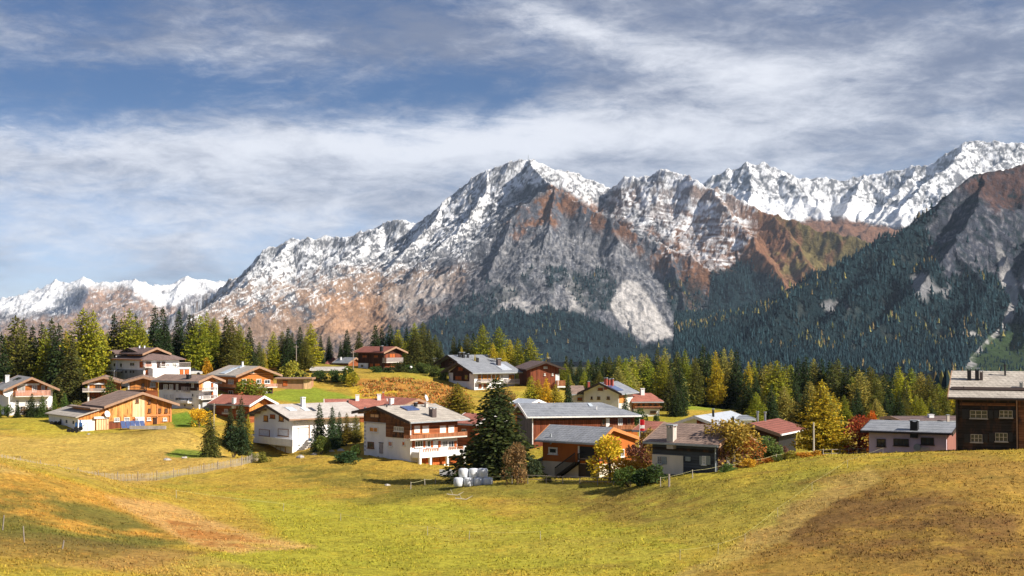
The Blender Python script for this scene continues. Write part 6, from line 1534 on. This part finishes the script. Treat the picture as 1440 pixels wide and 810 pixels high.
# hedges and shrubs on the rise
hedge = [(412,504,528,300,34,(0.42,0.40,0.06),'large pale yellow-green willow bush right of the straw hut'),(398,520,535,301,24,DG,'dark hedge bush under the willow, left part'),(424,520,535,301,24,DG,'dark hedge bush under the willow, right part'),(450,518,540,298,26,(0.05,0.085,0.02),'clipped dark hedge piece below the pale garage roof'),(470,517,542,297,26,(0.05,0.085,0.02),'dark hedge piece right of the clipped hedge'),(490,513,545,294,30,(0.075,0.115,0.025),'tall leafy green bush at the hedge end'),(498,520,552,290,20,(0.34,0.31,0.03),'yellow-green bush trailing down the slope'),
 (513,526,533,312,14,(0.035,0.05,0.02),'small blackish bush below the dark skyline chalet'),(532,513,532,312,20,MG,'green juniper left of the dark chalet balcony'),(546,515,532,312,22,DG,'dark juniper under the dark chalet balcony'),(565,506,532,318,24,(0.06,0.08,0.025),'broad dark pine bush right of the dark chalet'),(578,510,532,320,20,MG,'green pine bush near the street lamp'),(592,508,535,316,26,(0.07,0.10,0.025),'bushy pine right of the street lamp'),(611,512,538,312,26,(0.09,0.12,0.03),'green bush beside the glimpsed white house'),(625,515,540,308,20,(0.10,0.14,0.03),'lighter green bush left of the slate-roofed chalet')]
for px, top, base, Y, w, c, nm in hedge: tree_at('shrub', 'bush', px, top, base, Y, w, c, nm, 'shrub', unit=.82)
tree_at('larch_tree', 'larch', 643, 538, 585, 246, 46, (0.27,0.25,0.035), 'loose yellow-green larch on the rusty slope above the small red cottage', unit=.42)
tree_at('larch_tree', 'larch', 700, 540, 590, 240, 40, (0.17,0.16,0.03), 'olive larch behind the crown of the large spruce', unit=.42)
tree_at('broadleaf_tree', 'broad', 712, 548, 590, 236, 26, (0.24,0.15,0.05), 'brownish small tree right behind the large spruce top', unit=.56)
for px, top, w, c, nm in ((747,528,24,(0.33,0.32,0.03),'lime-yellow larch, leftmost of the row before the red-brown chalet'),(757,533,22,(0.50,0.40,0.03),'yellow larch, second in the row before the red-brown chalet'),(768,531,24,(0.60,0.42,0.03),'deep golden larch, third in the row before the red-brown chalet'),(781,540,24,(0.40,0.34,0.03),'greenish yellow larch, rightmost in the row before the red-brown chalet')):
    tree_at('larch_tree', 'larch', px, top, 582, 262, w*1.15, c, nm, unit=.42)
tree_at('spruce_tree', 'spruce', 799, 526, 575, 262, 18, (0.04,0.065,0.025), 'narrow dark spruce left of the off-white annexe', unit=.37)
tree_at('spruce_tree', 'spruce', 879, 553, 590, 225, 20, (0.035,0.075,0.02), 'compact deep green spruce at the corner of the brick-chimney house', unit=.37)
tree_at('shrub', 'bush', 900, 569, 592, 222, 22, (0.06,0.10,0.025), 'dark green bush before the red-roofed white cottage', 'shrub', unit=.82)
tree_at('shrub', 'bush', 924, 580, 592, 240, 10, (0.08,0.11,0.03), 'small bush on the field below the white cottage', 'shrub', unit=.82)
tree_at('broadleaf_tree', 'broad', 914, 600, 640, 168, 22, (0.30,0.21,0.05), 'olive-brown tree left of the concrete chimney', unit=.56)

# ------------------------------------------------------------------ fences, posts, small things
def g3(px, Y, dz=0.0): x = (px-720)/FPX*Y; return Vector((x, Y, ground(x, Y)+dz))
def paling():
    pts_ = [(-30,172),(0,173),(45,176),(100,180),(170,184),(230,188),(290,194),(330,199),(352,203),(366,206)]
    root = empty('paling_fence', g3(0, 168)); tag(root, 'long low pale fence of thin palings curving across the meadow left', 'fence')
    P3 = [g3(*p) for p in pts_]; o = Vector(root.location); mb = MB(); wires = MB(); post = []
    s = 0; nxt = 0; nb = 0; k = 0
    for a, b in zip(P3[:-1], P3[1:]):
        d = (b-a); L = d.length; n = int(L/.19)
        for i in range(n):
            p = a+d*i/n; z = ground(p.x, p.y); hh = 1.0+TR.uniform(-.06, .06); t = TR.uniform(-.06, .06)
            mb.tube((p.x-o.x, p.y-o.y, z-.05-o.z), (p.x+t-o.x, p.y-o.y, z+hh-o.z), .03, .024, 4)
            if k % 14 == 0: post.append((p.x-o.x, p.y-o.y, z-o.z))
            k += 1
        m = max(1, n//6)
        for i in range(m):
            p = a+d*i/m; q = a+d*(i+1)/m
            for hz in (.3, .8): wires.tube((p.x-o.x, p.y-o.y, ground(p.x, p.y)+hz-o.z), (q.x-o.x, q.y-o.y, ground(q.x, q.y)+hz-o.z), .014, n=3)
    mb.build('paling', M['woodl'], root); wires.build('wire', M['wood'], root)
    for p in post:
        q = MB(); q.tube((p[0], p[1], p[2]-.2), (p[0]+TR.uniform(-.05, .05), p[1], p[2]+1.25), .06, .05, 6); q.build('post', M['wood'], root)
paling()
def rail_fence(name, label, lst, hgt, mat, rails=(.45, .9), rr_=.03, tape=False, pr=.06):
    P3 = [g3(*p) for p in lst]; o = P3[0]; root = empty(name, o); tag(root, label, 'fence')
    for p in P3:
        q = MB(); q.tube((p.x-o.x, p.y-o.y, p.z-.2-o.z), (p.x-o.x+TR.uniform(-.04, .04), p.y-o.y, p.z+hgt-o.z), pr, pr*.85, 6); q.build('post', M[mat], root)
    for i, (a, b) in enumerate(zip(P3[:-1], P3[1:])):
        for hz in rails:
            r = MB(); m = 5
            for k in range(m):
                p, q = a.lerp(b, k/m), a.lerp(b, (k+1)/m); sag = lambda f: -.08*math.sin(math.pi*f) if tape else 0
                r.tube((p.x-o.x, p.y-o.y, p.z+hz+sag(k/m)-o.z), (q.x-o.x, q.y-o.y, q.z+hz+sag((k+1)/m)-o.z), rr_, n=4)
            r.build('tape' if tape else 'rail', M['rope' if tape else mat], root)
rail_fence('rail_fence', 'dark wooden rail fence in front of the orange house and its yellow trees', [(742,163),(768,162),(791,161),(815,160),(840,158),(862,156),(886,153),(911,150)], .95, 'wood')
rail_fence('rail_fence', 'short wooden garden fence left of the lilac bungalow', [(1156,168),(1168,168),(1180,169),(1192,170),(1205,171),(1216,172)], 1.0, 'wood')
rail_fence('tape_fence', 'yellowish electric tape fence climbing the right hill beside the bare strip', [(955,108),(1008,109),(1046,112),(1092,121),(1140,130),(1190,139),(1240,147)], .75, 'woodl', (.7,), .005, True, .018)
rail_fence('tape_fence', 'thin tape fence along the foot of the cottage gardens', [(928,146),(973,147),(1015,148),(1052,150),(1090,155),(1156,160)], .85, 'woodl', (.75,), .010, True, .05)
rail_fence('tape_fence', 'thin pale tape fence running along the valley floor in the centre', [(250,150),(400,150),(480,140),(602,128),(660,124),(760,122)], .75, 'woodl', (.7,), .008, True, .025)
rail_fence('wire_fence', 'wire fence with pale posts descending from the large spruce to the hollow', [(720,163),(665,172),(613,178),(598,176),(578,170)], .95, 'woodl', (.85,), .015, True, .06)
def post(px, Y, h, mat, label, r=.06, tilt=0.0):
    p = g3(px, Y); m = MB(); m.tube((0, 0, -.2), (tilt, 0, h), r, r*.85, 6); tag(m.build('fence_post', M[mat], loc=p), label, 'post', 'single posts in the meadow')
post(7, 103, 1.0, 'wood', 'short dark post nearest the left picture edge', .05, .1); post(38, 98, 1.15, 'wood', 'leaning dark post second from the left edge', .05, -.1); post(90, 97, .7, 'wood', 'small stump-like post right of the leaning post', .06, .15)
post(940, 145, 1.2, 'wood', 'thick brown post at the garden corner below the juniper', .12)
def bales():
    lab = ['leftmost white wrapped bale of the bottom row', 'second white bale from the left in the bottom row', 'third white bale from the left in the bottom row', 'rightmost white bale tucked under the spruce', 'upper white bale above the left pair', 'upper white bale, second of the top row', 'upper white bale closest to the spruce']
    sp = [(645,0),(659,0),(672.5,0),(686,0),(652,1),(666,1),(679,1)]
    for (px, lv), l in zip(sp, lab):
        p = g3(px, 165 if not lv else 165.4); z0 = g3(662, 165).z
        m = MB(); w = .57+TR.uniform(-.02, .03); h = 1.02
        i = len(m.v); m.lathe([(w*.8, 0), (w*.98, .10), (w*1.03, h*.5), (w*.97, h-.12), (w*.82, h-.02), (w*.3, h+.02)], 14)
        m.v = [(x*(1+TR.uniform(-.03, .03)), y*(1+TR.uniform(-.03, .03)), z+TR.uniform(-.02, .02)) for x, y, z in m.v]
        tag(m.build('wrapped_bale', M['plastic'], loc=(p.x, p.y, z0-.06+lv*1.01), smooth=True), l, 'bale', 'white wrapped silage bales')
    p = g3(631, 190); m = MB(); m.box(-1.2, 1.2, -.15, .15, -.5, .75); tag(m.build('retaining_wall', M['grey'], loc=p), 'short grey concrete wall left of the white bales', 'wall')
bales()
def rocks():
    for px, Y, s, l in ((424,206,.75,'pale boulder on the lawn below the garage of the white house'),(443,208,.6,'round stone right of the pale lawn boulder'),(466,210,.6,'stone near the round clipped bush'),(480,210,.75,'flat pale rock right of the conifers'),(236,203,.75,'pale rock left of the painted spruce shadow'),(261,206,.6,'small pale rock beside the olive spruce shadow'),(545,180,.5,'lone stone on the bank below the big chalet'),(534,205,.4,'little stone by the chalet path'),(126,228,.35,'dark stone on the grass before the barn')):
        p = g3(px, Y); m = MB(); m.lathe([(.5, -.2), (.62, .12), (.45, .38), (.15, .48)], 8)
        m.v = [(x*s*(1+TR.uniform(-.3, .3))*1.3, y*s*(1+TR.uniform(-.3, .3)), z*s*(1+TR.uniform(-.3, .3))) for x, y, z in m.v]
        tag(m.build('boulder', M['rock'], loc=p), l, 'rock', 'stones scattered round the gardens')
rocks()
def solar():
    # tilted panels standing in front of the barn
    b = P(152, 604, 234); a = R(30); o = P(171, 603.5, 231); root = empty('solar_array', o, a); tag(root, 'row of blue ground-mounted solar panels leaning before the barn', 'solar panels')
    W = (199-170)/FPX*231/math.cos(a); n = 5
    for k in range(n):
        x0 = W*k/n+.03; x1 = W*(k+1)/n-.03; m = MB(); m.v = [(x0,0,.15),(x1,0,.15),(x1,.85,1.25),(x0,.85,1.25),(x0,.03,.1),(x1,.03,.1),(x1,.88,1.2),(x0,.88,1.2)]
        m.f = [(0,1,2,3),(7,6,5,4),(0,4,5,1),(1,5,6,2),(2,6,7,3),(3,7,4,0)]; m.m = [0]*6; m.build('panel', M['solar'], root)
    f = MB(); f.box(0, W, .9, .98, .95, 1.05); 
    for k in range(4): x = W*k/3-.04; f.box(max(x, 0), max(x, 0)+.08, .9, .98, -.3, .95)
    f.build('frame', M['trimg'], root)
    m = MB(); m.box(-1.6, 4.2, 0, .5, -.3, .22); q = P(196, 601, 229); tag(m.build('stone_trough', M['rock'], loc=q), 'low pile of pale slabs right of the solar panels', 'stones')
    # blue trailer
    r = empty('farm_trailer', P(112, 605, 231.5)); tag(r, 'small blue farm machine parked before the barn white wall', 'machine')
    m = MB(); m.box(-.6, .5, -.5, .5, .45, 1.25); m.box(-.35, .3, -.45, .45, 1.25, 1.7); m.build('body', M['bluep'], r)
    m = MB(); m.tube((.5, -.3, .6), (1.3, -.3, 1.3), .05); m.tube((1.3, -.3, 1.3), (1.35, -.3, 0), .05); m.build('arm', M['trimg'], r)
    for x in (-.4, .35):
        m = MB(); m.tube((x, -.66, .32), (x, -.5, .32), .34, .34, 12); m.build('wheel', M['tyre'], r)
    for px, Y, l in ((104, 229.5, 'flat black tyre stack leaning at the lean-to corner'), (80, 236, 'dark tyre heap left along the lean-to wall')):
        r = empty('tyre_pile', g3(px, Y)); tag(r, l, 'tyres', 'tyres along the barn wall')
        for k in range(3):
            m = MB(); m.tube((-.7+.65*k, 0, .28), (-.7+.65*k, .22, .30), .32, .32, 12); m.build('tyre', M['tyre'], r)
solar()
def poles():
    def pole(name, px, top, Y, r, mat, label, cat, base=None):
        p = g3(px, Y); h = P(px, top, Y)[2]-p.z; m = MB(); m.tube((0, 0, -.3), (0, 0, h), r, r*.7, 6)
        return p, h, m
    for px, top, Y, l in ((417, 485, 306, 'grey wooden utility pole beside the willow bush'), (497, 493, 318, 'thin dark utility pole left of the dark skyline chalet'), (302, 567, 222, 'slim pale pole rising before the red-roofed chalet'), (1143, 594, 158, 'short white pole in front of the golden larch')):
        p, h, m = pole('utility_pole', px, top, Y, .12 if px != 302 else .07, 'wood', l, 'pole')
        m.box(-.5, .5, -.05, .05, h-.5, h-.38) if px in (417, 497) else None
        tag(m.build('utility_pole', M['woodl' if px in (302, 1143) else 'wood'], loc=p), l, 'pole')
    p = g3(578, 318); h = P(578, 518, 318)[2]-p.z; r = empty('street_lamp', p); tag(r, 'white globe street lamp on the rise below the pines', 'street lamp')
    m = MB(); m.tube((0, 0, -.3), (0, 0, h), .07, .05); m.build('pole', M['trimg'], r)
    m = MB(); m.lathe([(.1, 0), (.3, .15), (.32, .3), (.2, .48), (.05, .55)], 10); m.build('lamp_globe', M['lamp'], r, smooth=True, loc=(0, 0, h))
    # flag
    p = g3(899, 172); zt = P(899, 589, 172)[2]; r = empty('flagpole', p); tag(r, 'red and white flag hanging on a pole beside the orange house', 'flag')
    m = MB(); m.tube((0, 0, -.3), (0, 0, zt-p.z), .04, .03); m.build('pole', M['trimwh'], r)
    for nm, z0, z1, mt in (('red_cloth', .1, .75, 'red_f'), ('white_cloth', .75, 1.15, 'white_f'), ('red_cloth', 1.15, 1.45, 'red_f')):
        m = MB(); n = 6
        for k in range(n):
            x0, x1 = .03+.09*k, .03+.09*(k+1); y0, y1 = .07*(-1)**k, -.07*(-1)**k; zt_ = zt-p.z
            m.poly([(x0, y0, zt_-z1), (x1, y1, zt_-z1), (x1, y1, zt_-z0), (x0, y0, zt_-z0)])
        m.build(nm, M[mt], r)
    # car by the villa garages
    r = empty('parked_car', g3(271, 291), R(8)); tag(r, 'silver car parked behind the villa garages', 'car')
    m = MB(); m.prism([(-2, .3), (2, .3), (2.05, .75), (1.2, .88), (-1.95, .9), (-2.05, .7)], 'y', -.85, .85); m.build('body', M['carp'], r)
    m = MB(); m.prism([(-1.7, .9), (1.1, .88), (.5, 1.42), (-1.2, 1.42)], 'y', -.75, .75); m.build('cabin', M['glass'], r)
    for x in (-1.3, 1.3):
        for y in (-.87, .7): m = MB(); m.tube((x, y, .32), (x, y+.17, .32), .33, .33, 12); m.build('wheel', M['tyre'], r)
    # mast on the summit
    q = P(743, 226, 6150); m = MB(); m.tube((0, 0, -20), (0, 0, 26), 2.2, .8, 5); m.box(-5, 5, -5, 5, -15, 3); tag(m.build('radio_mast', M['trimg'], loc=q), 'tiny radio mast on the highest snowy summit', 'mast')
    for px, Y, l in ((640, 158, 'crooked grey fallen branch on the bank, left one'), (652, 155, 'pale broken branch on the bank, right one')):
        p = g3(px, Y); m = MB(); m.tube((-.9, 0, .25), (.3, 0, .12), .05, .04, 5); m.tube((.3, 0, .12), (1.0, .2, .5), .04, .02, 5); m.tube((-.2, 0, .18), (-.5, .3, .75), .03, .015, 5)
        tag(m.build('fallen_branch', M['woodl'], loc=p), l, 'branch')
poles()

# ------------------------------------------------------------------ ground cover nobody could count
def cover_mat():
    m, t, b = new_mat('grass_blades', 0.9, 0.08); at = t.node('ShaderNodeVertexColor', layer_name='leaf'); t.l.new(at.outputs[0], b.inputs['Base Color']); return m
COVER = cover_mat()
def scatter(name, label, cat, n, sample, seed, hgt, wid, blades=3):
    rr = np.random.RandomState(seed); X, Y, C, S = sample(rr, n)
    Z = ground_np(X, Y)+ground_bumps(X, Y)
    N = len(X); V = np.zeros((N, blades, 3, 3)); 
    for b in range(blades):
        a = rr.rand(N)*6.28; h = hgt*S*(.6+.8*rr.rand(N)); w = wid*S*(.7+.6*rr.rand(N)); lx = (rr.rand(N)-.5)*h*1.3; ly = (rr.rand(N)-.5)*h*1.3
        ox, oy = (rr.rand(N)-.5)*wid*2.5, (rr.rand(N)-.5)*wid*2.5
        V[:, b, 0] = np.stack([X+ox-np.cos(a)*w, Y+oy-np.sin(a)*w, Z-.04], 1); V[:, b, 1] = np.stack([X+ox+np.cos(a)*w, Y+oy+np.sin(a)*w, Z-.04], 1); V[:, b, 2] = np.stack([X+ox+lx, Y+oy+ly, Z+h], 1)
    V = V.reshape(-1, 3); me = bpy.data.meshes.new(name); F = np.arange(len(V)).astype(np.int32)
    me.vertices.add(len(V)); me.vertices.foreach_set('co', V.astype(np.float32).ravel()); me.loops.add(len(F)); me.loops.foreach_set('vertex_index', F)
    me.polygons.add(len(F)//3); me.polygons.foreach_set('loop_start', np.arange(0, len(F), 3, dtype=np.int32)); me.polygons.foreach_set('loop_total', np.full(len(F)//3, 3, np.int32)); me.update(calc_edges=True)
    cc = np.repeat(np.concatenate([C, np.ones((N, 1))], 1), blades*3, 0).astype(np.float32); at = me.color_attributes.new('leaf', 'FLOAT_COLOR', 'POINT'); at.data.foreach_set('color', cc.ravel())
    me.materials.append(COVER); o = bpy.data.objects.new(name, me); COL.objects.link(o); tag(o, label, cat, kind='stuff')
def s_meadow(rr, n):
    Y = 84*np.exp(rr.rand(n)*math.log(215/84.)); t = (-60+rr.rand(n)*1560-720)/FPX; X = t*Y
    d = fbm(X/6, Y/6+3, 4); keep = rr.rand(n) < .45+d*1.2; X, Y, d = X[keep], Y[keep], d[keep]
    C = ground_albedo(X[None], Y[None], ground_np(X, Y)[None])[0]*(.8+.5*rr.rand(len(X)))[:, None]; C = C*(1+(rr.rand(len(X), 3)-.5)*.15)
    return X, Y, C, .7+.6*rr.rand(len(X))
scatter('meadow_grass', 'short tufts of dry yellow-green grass across the foreground meadow', 'grass', 110000, s_meadow, 4, .10, .055)
def s_scrub(rr, n):
    px = 500+rr.rand(n)*165; Y = 236+rr.rand(n)*66; X = (px-720)/FPX*Y
    d = fbm(X/5, Y/5, 4); Z = ground_np(X, Y); qx, qy = proj(X, Y, Z)
    m = inpoly(qx, qy, [(503,545),(560,534),(650,545),(668,570),(660,600),(610,602),(585,577),(520,566)], 8, d*2)
    k = rr.rand(n) < m*(.28+d*2.2); X, Y = X[k], Y[k]
    base = np.array([(0.42,0.16,0.04), (0.36,0.22,0.06), (0.16,0.17,0.03), (0.45,0.28,0.10)]); C = base[rr.choice(4, len(X), p=[.4, .3, .15, .15])]*(.6+.8*rr.rand(len(X)))[:, None]
    return X, Y, C, .6+.9*rr.rand(len(X))
scatter('rusty_scrub', 'rusty orange heath and dry scrub covering the bank below the pines', 'scrub', 26000, s_scrub, 6, .24, .15)
